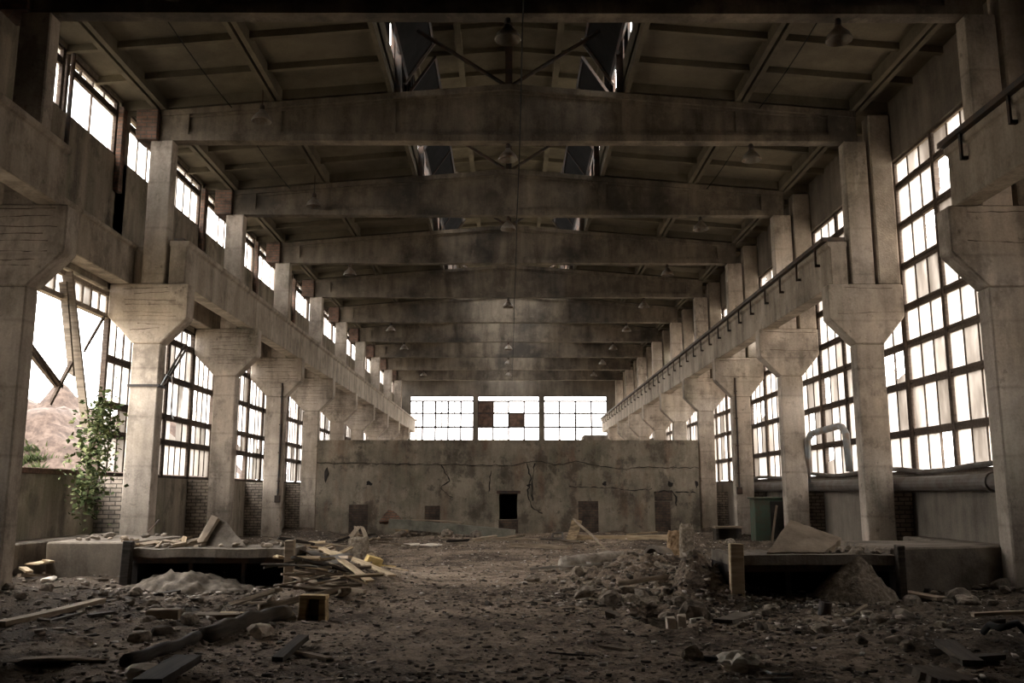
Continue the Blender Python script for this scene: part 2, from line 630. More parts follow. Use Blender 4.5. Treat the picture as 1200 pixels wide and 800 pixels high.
def grid_mesh(name, xs, ys, fz, mat):
    X, Yg = np.meshgrid(xs, ys)
    Z = fz(X, Yg)
    nx, ny = len(xs), len(ys)
    v = np.stack([X.ravel(), Yg.ravel(), Z.ravel()], 1)
    i = np.arange(nx * ny).reshape(ny, nx)
    f = np.stack([i[:-1, :-1].ravel(), i[:-1, 1:].ravel(), i[1:, 1:].ravel(), i[1:, :-1].ravel()], 1)
    me = bpy.data.meshes.new(name)
    me.vertices.add(len(v))
    me.vertices.foreach_set('co', v.ravel())
    me.loops.add(f.size)
    me.loops.foreach_set('vertex_index', f.ravel())
    me.polygons.add(len(f))
    me.polygons.foreach_set('loop_start', np.arange(0, f.size, 4))
    me.polygons.foreach_set('loop_total', np.full(len(f), 4))
    me.update(calc_edges=True)
    me.polygons.foreach_set('use_smooth', np.ones(len(f), bool))
    me.materials.append(mat)
    o = bpy.data.objects.new(name, me)
    COL.objects.link(o)
    return o


ys = np.concatenate([np.arange(YB, 7, .5), np.arange(7, 20, .055), np.arange(20, 41, .12), np.arange(41, YE + 1, .6)])
xs = np.arange(-10.0, 10.01, .065)
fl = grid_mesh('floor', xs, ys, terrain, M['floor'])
tag(fl, kind='structure')

# outside
out = MB()
out.add([(-220, -120, -.3), (220, -120, -.3), (220, 260, -.3), (-220, 260, -.3)], [(0, 1, 2, 3)])
tag(out.build('ground', M['groundout']), kind='structure')


def hillz(x, y):
    d = np.sqrt(((x + 28) / 15.0) ** 2 + ((y - 54) / 22.0) ** 2)
    z = 7.3 * np.clip(1 - d ** 1.7, 0, 1) * (1 + .5 * vn[1](x * .22, y * .22) + .22 * vn[2](x * .6, y * .6)) + .55 * vn[3](x * .9, y * .9) + .45 * vn[4](x * 2.1, y * 2.1)
    return np.maximum(z - .35, -.5)


hl = grid_mesh('spoil_heap', np.arange(-50, -12, .4), np.arange(28, 80, .4), hillz, M['earth'])
tag(hl, 'tall bare heap of pinkish earth outside behind the smashed window opening', 'earth heap')
gb = MB()
for i in range(1500):
    px, py = 34 + R.gauss(0, 10), 541 + R.gauss(0, 9)
    for yy in np.arange(30, 58, .5):
        p = Y(px, py, yy)
        if float(hillz(np.array([p.x]), np.array([yy]))[0]) >= p.z: break
    else:
        continue
    zb = p.z - .1
    h = R.uniform(.12, .42) * (1 if R.random() < .6 else 1.4)
    a = R.uniform(0, PI)
    w = .06
    dx, dy = math.cos(a) * w, math.sin(a) * w
    lx, ly = R.uniform(-.35, .35), R.uniform(-.35, .35)
    gb.add([(p.x - dx, yy - dy, zb), (p.x + dx, yy + dy, zb), (p.x + lx * .4 + dx * .6, yy + ly * .4, zb + h * .6), (p.x + lx, yy + ly, zb + h)], [(0, 1, 2), (0, 2, 3)])
tag(gb.build('grass', M['grass'], fix=False), 'tall green grass at the foot of the earth heap outside', 'grass', kind='stuff')

# ------------------------------------------------------------------ walls
w = MB()
w.box(XL, XL - .3, YB, YE, -.3, 2.1)
w.box(XL, XL - .3, YB, yk(0) - 3.1, 2.1, 11.2)  # unseen near bays left windowless to keep the foreground dark
w.box(XL, XL - .3, yk(0) - 1.2, yk(0) - .28, 2.1, 11.2)
w.box(XL, XL - .3, yk(0) - 3.1, yk(0) - 1.2, 6.5, 11.2)
w.box(XL, XL - .25, yk(0), yk(0) + 1.35, 9.8, 11.2)
for k in range(-1, 10):
    a, b = yk(k), yk(k + 1)
    w.box(XL, XL - .25, a, b, 6.53, 9.8)
    w.box(XL, XL - .25, a, b, 11.2, 11.6)
    w.box(XL, XL - .27, a - .28, a + .28, 6.5, 11.3)
tag(w.build('wall_left', M['wall']), kind='structure')
w = MB()
w.box(XR, XR + .3, YB, YE, -.3, 2.12)
w.box(XR, XR + .3, YB, yk(0) - 2.7, 2.12, 11.4)  # out of view, walled shut so the foreground stays dark
w.box(XR, XR + .3, yk(0) - 1.2, yk(0) - .02, 2.12, 11.4)
for k in range(-1, 10):
    w.box(XR - .02, XR + .25, yk(k), yk(k + 1), 9.78, 11.4)
tag(w.build('wall_right', M['wallup']), kind='structure')
w = MB()
w.box(-10, 10, YB - .3, YB, -.3, 15.5)
tag(w.build('wall_rear', M['darkened']), kind='structure')
w = MB()
w.box(-10, 10, YE, YE + .3, -.3, 2.6)
w.box(-10, 10, YE, YE + .3, 9.75, 15.5)
w.box(-10, -8.3, YE, YE + .3, 2.6, 9.75)
w.box(8.3, 10, YE, YE + .3, 2.6, 9.75)
for s in (-1, 1):
    w.box(s * 2.6, s * 2.95, YE - .1, YE + .3, 2.6, 9.75)
tag(w.build('wall_end', M['wallup']), kind='structure')

# ------------------------------------------------------------------ roof
def sbox(mb, x0, x1, y0, y1, dz0, dz1, fz=rz):
    a, b = fz(x0), fz(x1)
    mb.hexa([(x0, y0, a + dz0), (x1, y0, b + dz0), (x1, y1, b + dz0), (x0, y1, a + dz0), (x0, y0, a + dz1), (x1, y0, b + dz1), (x1, y1, b + dz1), (x0, y1, a + dz1)])


LX = 2.9                        # half width of the roof lantern
c = MB()
for s in (-1, 1):
    sbox(c, s * LX, s * 9.95, YB, YE + .3, .3, .45)
    for x in (LX + .06, 5.72, 5.9, 8.58, 8.76):
        sbox(c, s * (x - .055), s * (x + .055), YB, YE, .005, .31)
    k = -4
    while yk(k) < YE - 1:
        for j in (1, 2, 3):
            sbox(c, s * LX, s * 9.9, yk(k) + 1.5 * j - .06, yk(k) + 1.5 * j + .06, .14, .31)
        sbox(c, s * LX, s * 9.9, yk(k) - .16, yk(k) + .16, .06, .31)
        k += 1
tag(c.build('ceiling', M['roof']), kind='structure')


def lzr(x):
    return 14.75 + (LX - abs(x)) / 12


c = MB()
for s in (-1, 1):
    sbox(c, 0, s * 3.3, YB, YE + .3, .25, .4, lzr)
    for x in (1.5, 2.9):
        sbox(c, s * (x - .09), s * (x + .09), YB, YE, 0, .26, lzr)
    k = -4
    while yk(k) < YE - 1:
        for j in range(4):
            sbox(c, 0, s * 3.1, yk(k) + 1.5 * j - .06, yk(k) + 1.5 * j + .06, .1, .26, lzr)
        k += 1
    c.box(s * LX, s * (LX + .14), YB, YE, rz(LX) + .3, 12.5)            # curb of the lantern
    c.box(s * LX, s * (LX + .1), YB, yk(0) + .2, 12.5, 14.9)  # unseen near sides closed solid to keep light out
    c.box(s * LX, s * (LX + .14), YB, YE, 14.35, 14.9)
c.box(-.1, .1, YB, YE, 14.85, 15.2)
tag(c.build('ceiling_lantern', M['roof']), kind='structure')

# ------------------------------------------------------------------ windows
WN = [0]


def frame_bar_y(mb, x, y0, y1, z0, z1, t=.1):
    mb.box(x - t / 2, x + t / 2, y0, y1, z0, z1)


def side_window(x, y0, y1, rows, cells, panes, mat, label_side, missing=0.0, thick=.09, tilt=True, seed=0, skip_cell=None, framemat=None):
    """timber window in a long wall: cells across, rows up, panes in a cell"""
    rr = random.Random(seed)
    WN[0] += 1
    root = empty('window_%d' % WN[0], (x, (y0 + y1) / 2, rows[0]), kind='structure')
    f = MB()
    g = MB()
    cw = (y1 - y0) / cells
    for i in range(cells + 1):
        yy = y0 + cw * i
        if 0 < i < cells: f.box(x - .035, x + .035, yy - .02, yy + .02, rows[0], rows[-1])
        for dy in ((-.075, -.01), (.01, .075)) if 0 < i < cells else ((-.06, .06),):
            f.box(x - .06, x + .06, yy + dy[0], yy + dy[1], rows[0], rows[-1])
    for j, z in enumerate(rows):
        if 0 < j < len(rows) - 1: f.box(x - .02, x + .02, y0, y1, z - .02, z + .02)
        for dz in ((-.085, -.012), (.012, .085)) if 0 < j < len(rows) - 1 else ((-.06, .06),):
            f.box(x - thick / 2, x + thick / 2, y0, y1, z + dz[0], z + dz[1])
    for i in range(cells):
        for j in range(len(rows) - 1):
            a, b = y0 + cw * i + .075, y0 + cw * (i + 1) - .075
            zl, zh = rows[j] + .085, rows[j + 1] - .085
            if skip_cell and skip_cell(i, j):
                continue
            n = panes
            pw = (b - a) / n
            for q in range(1, n):
                if rr.random() < .93:
                    f.box(x - .025, x + .025, a + pw * q - .016, a + pw * q + .016, zl, zh)
            for q in range(n):
                u = rr.random()
                if u < missing:
                    continue
                p0, p1 = a + pw * q + .012, a + pw * (q + 1) - .012
                if u < missing + .05:                                   # a broken pane: a jagged lower piece
                    h = zl + (zh - zl) * rr.uniform(.25, .6)
                    g.hexa([(x - .003, p0, zl), (x + .003, p0, zl), (x + .003, p1, zl), (x - .003, p1, zl), (x - .003, p0, h), (x + .003, p0, h), (x + .003, p1, h * .97), (x - .003, p1, h * .97)])
                else:
                    g.box(x - .003, x + .003, p0, p1, zl, zh)
    f.build('frame', framemat or M['frame'], root, origin=root.location)
    if g.v:
        g.build('glazing', mat, root, origin=root.location, fix=False)
    return root


RROWS = [2.15, 3.1, 4.25, 5.2, 6.08, 7.1, 8.12, 9.12, 9.78]
side_window(XR + .1, yk(0) - 2.7, yk(0) - 1.2, RROWS, 1, 3, M['glassr'], 'right', .05, seed=98)  # unseen near-bay window, added and narrowed to balance light on the first columns
for k in range(0, 10):
    a, b = yk(k) + .06, yk(k + 1) - .06
    side_window(XR + .1, a, b, RROWS, 3, 3, M['glassr'], 'right', .05 if k else .03, seed=100 + k)

LROWS = [2.12, 3.1, 3.8, 4.9, 5.98, 6.5]
# smashed bay: only the top lights and the strip beside the second column keep their frames
WN[0] += 1
root = empty('window_%d' % WN[0], (XL - .1, yk(0) + 3, 2.1), kind='structure')
f = MB()
g = MB()
x = XL - .1
ya, yb = yk(0) + .06, yk(1) - .06
f.box(x - .06, x + .06, ya, yb, 6.36, 6.46)
f.box(x - .08, x + .08, ya, yb, 5.82, 5.93)
for i in range(15):
    yy = ya + (yb - ya) * i / 14
    if i in (4, 9): continue
    f.box(x - .03, x + .03, yy - .03, yy + .03, 5.9, 6.4)
    if i in (0, 1, 3, 7, 8, 10, 11, 12, 13) and i < 14:
        g.box(x - .003, x + .003, yy + .04, yy + (yb - ya) / 14 - .04, 5.94, 6.35)
f.build('frame', M['palewframe'], root, origin=root.location)
g.build('glazing', M['glassl'], root, origin=root.location, fix=False)

side_window(XL - .1, yk(0) - 3.1, yk(0) - 1.2, LROWS, 1, 4, M['glassl'], 'left', .1, seed=199)  # unseen window added before the first column to light the near fronts
for k in range(1, 10):
    side_window(XL - .1, yk(k) + .06, yk(k + 1) - .06, LROWS, 3, 4, M['glassl'], 'left', .1, seed=200 + k)
for k in range(0, 10):
    m = yk(k) + 3
    side_window(XL - .08, yk(k) + (.28 if k else 1.4), m - .1, [9.8, 10.88, 11.2], 1, 4, M['glassclear'], 'upper', .12, seed=300 + k)
    side_window(XL - .08, m + .1, yk(k + 1) - .42, [9.8, 10.88, 11.2], 1, 4, M['glassclear'], 'upper', .12, seed=330 + k)


def end_window(x0, x1, cols, thin, panels):
    WN[0] += 1
    root = empty('window_%d' % WN[0], ((x0 + x1) / 2, YE + .15, 2.6), kind='structure')
    f = MB()
    g = MB()
    y = YE + .15
    zr = [2.6, 3.9, 5.15, 6.05, 7.25, 8.45, 9.05, 9.75]
    zr = [2.6, 3.7, 4.85, 6.0, 7.12, 8.28, 9.3, 9.75]
    for z in zr:
        f.box(x0, x1, y - .06, y + .06, z - .07, z + .07)
    cw = (x1 - x0) / cols
    for i in range(cols + 1):
        f.box(x0 + cw * i - .07, x0 + cw * i + .07, y - .06, y + .06, 2.6, 9.75 if i in (0, cols) else 9.3)
    for i in thin:
        f.box(x0 + cw * (i + .5) - .04, x0 + cw * (i + .5) + .04, y - .04, y + .04, 2.6, 9.3)
    for i in range(cols):
        for j in range(len(zr) - 1):
            if (i, j) in panels: continue
            if R.random() < .3:
                g.box(x0 + cw * i + .07, x0 + cw * (i + 1) - .07, y - .003, y + .003, zr[j] + .07, zr[j + 1] - .07)
    f.build('frame', M['steel'], root, origin=root.location)
    g.build('glazing', M['glassclear'], root, origin=root.location, fix=False)
    for (i, j) in panels:
        p = MB()
        p.box(x0 + cw * i + .05, x0 + cw * (i + 1) - .05, y - .05, y + .05, zr[j] + .05, zr[j + 1] - .05)
        p.build('board_panel', M['brickend'] if (i, j) != (3, 3) else M['darkwood'], root, origin=Vector((x0 + cw * (i + .5), y, zr[j])))


end_window(-8.3, -2.95, 5, (0, 2, 3), [])
end_window(-2.6, 2.6, 4, (), [(0, 5), (0, 4), (2, 4)])
end_window(2.95, 8.3, 4, (), [])

# ------------------------------------------------------------------ columns
def column_parts(root, s, k, infill):
    """s = side; the corbel carries one girder inside and one outside"""
    x0 = s * (XI + XO) / 2
    p = lambda pr: [(s * a - x0, b) for a, b in pr]
    T = .2
    m = MB()
    m.prism(p([(XI, -.3), (XO, -.3), (XO, 5.2), (XI, 5.2)]), -T, T)
    m.build('lower_shaft', M['column'], root, bevel=.025)
    m = MB()
    m.prism(p([(XI, 5.2), (XO, 5.2), (9.58 if s < 0 else 9.49, 5.86), (9.58 if s < 0 else 9.49, ZC), (7.68, ZC), (7.68, 5.82)]), -T - .03, T + .03)
    m.build('corbel', M['column'], root, bevel=.025)
    m = MB()
    m.prism(p([(XI + .02, ZC), (8.86, ZC), (8.86, ZB), (XI + .02, ZB)]), -T + .02, T - .02)
    m.build('upper_shaft', M['column'], root, bevel=.025)
    # cracked cover with bars showing, across the face of the corbel
    rr = random.Random(k * 7 + (s > 0) * 3)
    n = 8 if s < 0 else 2
    m = MB()
    for i in range(n):
        z = ZC - .1 - i * (1.15 / n) + rr.uniform(-.03, .03)
        half = .9 if z > 5.9 else .9 - (5.9 - z) * .8
        a, b = 8.62 - half * rr.uniform(.4, .95), 8.62 + half * rr.uniform(.3, .95)
        tl = rr.uniform(-.006, .006)
        pts = []
        for q in range(9):
            u = a + (b - a) * q / 8
            pts.append((s * u - x0, -T - .032, z + rr.uniform(-.009, .009) + (q - 4) * tl))
        m.tube(pts, [.0075 * rr.uniform(.2, 1.3) for _ in pts], 5)
    m.build('exposed_rebar', M['rust'], root)
    return root


for s, side in ((-1, 'left'), (1, 'right')):
    for k in range(0, 10):
        r0 = empty('concrete_column', (s * (XI + XO) / 2, yk(k), 0),
                   '%s concrete column from the camera along the %s wall, double corbel at its head' % (ORD[k], side), 'column', 'concrete columns of the %s row' % side, 'thing')
        column_parts(r0, s, k, s > 0)
        if s > 0:                                            # rough pier standing on the outer arm
            m = MB()
            m.box(8.93, 9.46, yk(k) - .23, yk(k) + .2, ZC, 10.98)
            o = m.build('wall_pier', M['pier'], origin=(9.27, yk(k), ZC), bevel=.03)
            tag(o, 'rough pale pier on the outer corbel arm of the %s right column from the camera' % ORD[k], 'pier', 'piers between the right columns and the glazing', 'thing')
        else:
            m = MB()
            m.box(-8.68, -9.2, yk(k) - .3, yk(k) + .3, ZB - .02, 11.05)
            m.box(-9.45, XL + .02, yk(k) - .46, yk(k) - .24, 8.9, 11.05)
            o = m.build('brick_pier', M['brickend'], origin=(-9.0, yk(k), 8.9), bevel=.01)
            tag(o, 'brown brick pier behind the head of the %s left column from the camera' % ORD[k], 'pier', 'brick piers behind the left columns', 'thing')

# ------------------------------------------------------------------ roof beams
def beam_profile(z0, d0, d1):
    pass


def strip(mb, f0, f1, y0, y1, xs_):
    """a slab across the hall between two height curves"""
    n = len(xs_)
    vs = []
    for yv in (y0, y1):
        for xq in xs_:
            vs.append((xq, yv, f0(xq)))
        for xq in xs_:
            vs.append((xq, yv, f1(xq)))
    fs = []
    for i in range(n - 1):
        fs.append((i, i + 1, n + i + 1, n + i))
        fs.append((2 * n + i, 3 * n + i, 3 * n + i + 1, 2 * n + i + 1))
        fs.append((i, 2 * n + i, 2 * n + i + 1, i + 1))
        fs.append((n + i, n + i + 1, 3 * n + i + 1, 3 * n + i))
    fs.append((0, n, 3 * n, 2 * n))
    fs.append((n - 1, 3 * n - 1, 4 * n - 1, 2 * n - 1))
    mb.add(vs, fs)


bx = [-BE + 2 * BE * i / 24 for i in range(25)]


def make_beam():
    b = MB()
    strip(b, lambda x: ZB, lambda x: ZB + .17, -.16, .16, bx)                              # bottom flange
    strip(b, lambda x: ZB + .17, lambda x: ZB + .25, -.12, .12, bx)
    strip(b, lambda x: ZB + .25, lambda x: rz(x) - .22, -.07, .07, bx)                     # web
    strip(b, lambda x: rz(x) - .22, lambda x: rz(x) - .15, -.11, .11, bx)
    strip(b, lambda x: rz(x) - .15, lambda x: rz(x), -.18, .18, bx)                        # top flange
    for s in (-1, 1):
        strip(b, lambda x: ZB + .17, lambda x: rz(x) - .15, -.15, .15, [s * BE, s * (BE - .35), s * (BE - .7)])
        for x in (2.95, 5.8):
            strip(b, lambda x: ZB + .2, lambda x: rz(x) - .18, -.11, .11, [s * x - .12, s * x + .12])
    strip(b, lambda x: ZB + .2, lambda x: rz(x) - .18, -.10, .10, [-.1, .1])
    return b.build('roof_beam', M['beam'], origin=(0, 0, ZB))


proto = make_beam()
for k in range(-1, 10):
    o = proto if k == -1 else dup(proto)
    o.location = (0, yk(k), ZB)
    tag(o, '%s concrete roof beam from the camera, low gable profile spanning the hall' % ORD[k] if k >= 0 else 'concrete roof beam behind the picture frame', 'beam', 'gabled roof beams across the hall', 'thing')
proto.location = (0, yk(-1), ZB)
bpy.data.objects.remove(proto)

# ------------------------------------------------------------------ crane girders
GI, GO = 7.8, 8.26


def girder(s, k, side):
    a, b = yk(k) + .01, yk(k + 1) - .01
    if k == 1: a = yk(1) - .12
    if k == -1: b = yk(0) - .05
    o3 = Vector((s * 8.03, (a + b) / 2, ZC))
    m = MB()
    zt = ZC + 1.1
    pr = [(GI + .03, ZC), (GO - .03, ZC), (GO - .03, zt - .16), (GO, zt - .12), (GO, zt), (GI - .04, zt), (GI - .04, zt - .12), (GI + .03, zt - .16)]
    m.prism([(s * u, v) for u, v in pr], a, b)
    r0 = m.build('crane_girder', M['girder'], origin=o3, bevel=.02)
    if k == -1:
        lab = 'concrete crane girder nearest the camera on the %s, cut off by the picture edge' % side
    else:
        lab = '%s concrete crane girder after the gap on the %s side' % (ORD[k - 1].replace('nearest', 'first'), side)
    tag(r0, lab, 'girder', 'crane girders on the %s columns' % side, 'thing')
    m = MB()
    if s > 0:
        m.prism([(s * u, v) for u, v in ((GI - .14, zt), (GO - .05, zt), (GO - .05, zt + .1), (GI - .14, zt + .1))], a, b)
        m.build('rail', M['rail'], r0, origin=o3)
        for j in range(4):
            yy = a + .75 + j * 1.5
            h = MB()
            h.box(GI - .1, GI - .06, yy - .03, yy + .03, zt - .42, zt + .01)
            h.box(GI - .1, GI + .02, yy - .03, yy + .03, zt - .46, zt - .4)
            h.build('hook_bracket', M['steel'], r0, origin=o3)
    else:
        m.prism([(s * u, v) for u, v in ((GI + .1, zt), (GO - .1, zt), (GO - .1, zt + .05), (GI + .1, zt + .05))], a, b)
        m.build('rail', M['rail'], r0, origin=o3)
    return r0


for s, side in ((-1, 'left'), (1, 'right')):
    for k in [-1] + list(range(1, 10)):
        girder(s, k, side)
# columns that carry the nearest girders stand behind the picture edge
for k in range(0, 10):
    a, b = yk(k) + .0, yk(k + 1) - .02
    m = MB()
    m.prism([(-9.12, ZC), (-9.58, ZC), (-9.58, 7.66), (-9.06, 7.66), (-9.06, 7.56), (-9.12, 7.53)], a, b)
    o = m.build('spandrel_beam', M['girder'], origin=(-9.2, (a + b) / 2, ZC), bevel=.02)
    tag(o, 'pale concrete spandrel beam %s from the camera between the lower and upper left windows' % ORD[k], 'beam', 'spandrel beams along the left wall', 'thing')
m = MB()
m.tube([(-9.45, yk(0) + 2.95, 7.66), (-9.45, yk(0) + 2.95, 11.1)], .05, 8)
tag(m.build('downpipe', M['steel'], origin=(-9.45, yk(0) + 2.95, 7.66)), 'dark vertical pipe between the two nearest upper left windows', 'pipe')

# brick infill beside the columns, under the sills
for k in range(1, 6):
    m = MB()
    m.box(-8.97, XL + .006, yk(k) - .12, yk(k) + .3, -.2, 2.06)
    o = m.build('brick_infill', M['brickgrey'], origin=(-9.17, yk(k), 0), bevel=.01)
    tag(o, 'low grey brick infill behind the %s left column under the window sill' % ORD[k], 'brickwork', 'brick infills along the left wall', 'thing')
for k in range(1, 6):
    m = MB()
    m.box(8.97, XR - .006, yk(k) + .1, yk(k) + .75, -.2, 1.72)
    o = m.build('brick_infill', M['brickgrey'], origin=(9.22, yk(k) + .4, 0), bevel=.01)
    tag(o, 'low dark brick infill behind the %s right column under the window sill' % ORD[k], 'brickwork', 'brick infills along the right wall', 'thing')

# ------------------------------------------------------------------ lantern trusses and sashes
for k in range(0, 8):
    r0 = empty('skylight_truss', (0, yk(k), rz(0)), '%s steel truss in the roof skylight from the camera, post with two diagonals' % ORD[k], 'truss', 'trusses in the roof skylight', 'thing')
    m = MB(); m.box(-.09, .09, yk(k) - .06, yk(k) + .06, rz(0), 14.83); m.build('centre_post', M['steel'], r0, origin=r0.location)
    for s in (-1, 1):
        m = MB(); m.tube([(s * .1, yk(k), rz(0) + .05), (s * 2.75, yk(k), 13.6)], .05, 6); m.build('diagonal_brace', M['steel'] if s < 0 else M['rail'], r0, origin=r0.location)
        m = MB(); m.box(s * 2.72, s * 2.88, yk(k) - .07, yk(k) + .07, rz(2.8), 14.7); m.build('side_post', M['steel'], r0, origin=r0.location)


def sash(root, s, ya, yb, xa, za, xb, zb, open_mat):
    f = MB()
    d = Vector((s * (xb - xa), 0, zb - za))
    nrm = Vector((d.z, 0, -d.x)).normalized() * .03
    A = Vector((s * xa, 0, za))

    def plate(mb, u0, u1, y0, y1, t):
        p0, p1 = A + d * u0, A + d * u1
        n = nrm * t
        mb.hexa([p0 - n + Vector((0, y0, 0)), p1 - n + Vector((0, y0, 0)), p1 - n + Vector((0, y1, 0)), p0 - n + Vector((0, y1, 0)), p0 + n + Vector((0, y0, 0)), p1 + n + Vector((0, y0, 0)), p1 + n + Vector((0, y1, 0)), p0 + n + Vector((0, y1, 0))])
    plate(f, 0, .07, ya, yb, 1.2)
    plate(f, .93, 1, ya, yb, 1.2)
    n = 2
    for i in range(n + 1):
        yy = ya + (yb - ya) * i / n
        plate(f, 0, 1, yy - .03, yy + .03, 1.2)
    r0 = f.build('open_sash', M['steel'], root, origin=root.location)
    r0['label'] = 'sooty sash swung open inward'
    g = MB()
    off = root.location
    plate(g, .05, .95, ya + .02, yb - .02, .15)
    g.build('pane', open_mat, r0, origin=off).location = (0, 0, 0)
    b = MB()
    p0, p1 = A + d * -.05, A + d * 1.12
    b.tube([p0 + Vector((0, yb + .05, -.05)), p1 + Vector((0, yb + .05, -.05))], .055, 6)
    b.build('push_bar', M['rail'], r0, origin=off).location = (0, 0, 0)
    return r0


SASH = ((yk(0) + .3, 22.6), (yk(1) + 2.2, yk(2) - .3), (yk(2) + .4, yk(3) - .4), (yk(3) + .4, yk(4) - .4))
# glazed sides of the lantern: steel bars, sooty glass near, gaps further off
for s, side in ((-1, 'left'), (1, 'right')):
    for k in range(0, 10):
        WN[0] += 1
        r0 = empty('window_%d' % WN[0], (s * (LX + .05), yk(k) + 3, 12.5), kind='structure')
        f = MB()
        g = MB()
        for i in range(9):
            yy = yk(k) + .1 + i * 5.8 / 8
            f.box(s * (LX + .02), s * (LX + .09), yy - .03, yy + .03, 12.5, 14.4)
            if i < 8 and (k < 2 and not (s > 0 and i in (1, 2, 6)) and not (s < 0 and i == 7) or k >= 2 and R.random() < .35):
                g.box(s * (LX + .05), s * (LX + .06), yy + .03, yy + 5.8 / 8 - .03, 12.52, 14.38)
        for z in (12.53, 13.4, 14.36):
            f.box(s * (LX + .02), s * (LX + .09), yk(k), yk(k + 1), z - .03, z + .03)
        f.build('frame', M['steel'], r0, origin=r0.location)
        if g.v: g.build('glazing', M['glassdark'], r0, origin=r0.location)
        if k < 4: sash(r0, s, *SASH[k], 2.78, 12.65, 2.05, 13.75, M['glassdark'])

# ------------------------------------------------------------------ pendant lamps
def lamp(x, y, z, ztop, label):
    r0 = empty('pendant_lamp', (x, y, z), label, 'lamp', 'bell lamps under the roof beams')
    m = MB()
    m.lathe([(.235, 0), (.245, .02), (.2, .12), (.13, .2), (.08, .25), (.06, .3), (.055, .3), (.075, .24), (.125, .19), (.19, .11), (.23, .015), (.235, 0)], n=24)
    m.build('shade', M['lamp'], r0, smooth=True)
    m = MB()
    m.lathe([(0, .42), (.05, .42), (.06, .38), (.06, .29), (0, .29)], n=12)
    m.build('socket', M['steel'], r0, smooth=True)
    m = MB()
    m.tube([(0, 0, .41), (0, 0, ztop - z)], .018, 6)
    m.build('stem', M['steel'], r0)
    return r0


for k in range(0, 9):
    for nm, x in (('left', -6.05), ('middle', -.02), ('right', 6.05)):
        if (nm, k) in (('middle', 3), ('left', 4), ('middle', 5), ('left', 7)): continue
        yy, zz, zt = yk(k), ZB - .44, ZB
        if nm == 'left' and k in (0, 1, 2):
            yy, zz, zt = yk(k) - .5, (10.45, 10.65, 10.45)[k], rz(6.05) + .2
        lamp(x, yy, zz, zt, 'bell lamp in the %s row, hanging at the %s roof beam from the camera' % (nm, ORD[k]))

# cables
def cable(pts, r, label, name='hanging_cable'):
    m = MB()
    m.tube(pts, r, 6)
    return tag(m.build(name, M['cable'], origin=pts[0]), label, 'cable')


def sag(a, b, dip, n=8):
    a, b = Vector(a), Vector(b)
    return [a.lerp(b, i / n) - Vector((0, 0, dip * 4 * (i / n) * (1 - i / n))) for i in range(n + 1)]


pts = []
for k in range(-1, 9):
    pts += sag((.25 + .02 * (k % 2), yk(k), ZB - .12), (.25 + .02 * ((k + 1) % 2), yk(k + 1), ZB - .12), .10 if k else .06, 6)[:-1]
cable(pts, .014, 'thin black cable running lengthwise under the roof beams down the middle')
for k in (0, 1):
    cable(sag((-6.95, yk(k) + .2, 11.25), (-6.9, yk(k + 1) - .2, 11.15), .1), .013, 'thin black cable under the left roof slabs in the %s bay from the camera' % ORD[k])
    cable(sag((6.3, yk(k) + .2, 11.28), (6.25, yk(k + 1) - .2, 11.15), .12), .013, 'thin black cable under the right roof slabs in the %s bay from the camera' % ORD[k])

# ------------------------------------------------------------------ partition block
PY = 38.6
p = MB()
hx0, hx1, hz0, hz1 = -.40, .37, .58, 1.66
PT = 3.9
p.box(-8.17, hx0, PY, PY + .45, -.3, PT)
p.box(hx1, 8.12, PY, PY + .45, -.3, PT)
p.box(hx0, hx1, PY, PY + .45, -.3, hz0)
p.box(hx0, hx1, PY, PY + .45, hz1, PT)
p.box(-8.17, 8.12, PY + 3.6, PY + 4, -.3, PT)
p.box(-8.17, -7.8, PY + .45, PY + 3.6, -.3, PT)
p.box(7.8, 8.12, PY + .45, PY + 3.6, -.3, PT)
p.box(-8.17, 8.12, PY + .45, PY + 3.6, PT - .25, PT)
root = p.build('wall_partition', M['partition'])
tag(root, kind='structure')
# thicker upper course with a ragged lower edge
n = 90
ledge = []
for i in range(n + 1):
    xq = -8.17 + 16.29 * i / n
    zz = 2.86 - .012 * xq + .035 * R.uniform(-1, 1) + (.22 * math.exp(-((xq - 2.9) / .5) ** 2) + .2 * math.exp(-((xq - 1.2) / .7) ** 2) - .12 * math.exp(-((xq - 4.9) / .4) ** 2))
    ledge.append((xq, zz))
m = MB()
vs, fs = [], []
for xq, zz in ledge:
    vs += [(xq, PY - .035, zz), (xq, PY - .035, PT + .02), (xq, PY + .01, zz), (xq, PY + .01, PT + .02)]
for i in range(n):
    a, b = 4 * i, 4 * i + 4
    fs += [(a, b, b + 1, a + 1), (a, a + 2, b + 2, b), (a + 1, b + 1, b + 3, a + 3)]
m.add(vs, fs)
m.build('upper_course', M['partition'], root)
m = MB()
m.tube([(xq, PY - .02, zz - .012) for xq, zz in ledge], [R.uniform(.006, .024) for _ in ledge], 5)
m.build('ledge_shadow_crack', M['void'], root)  # dark tube: crack line and the ledge's shadow, both put into its colour
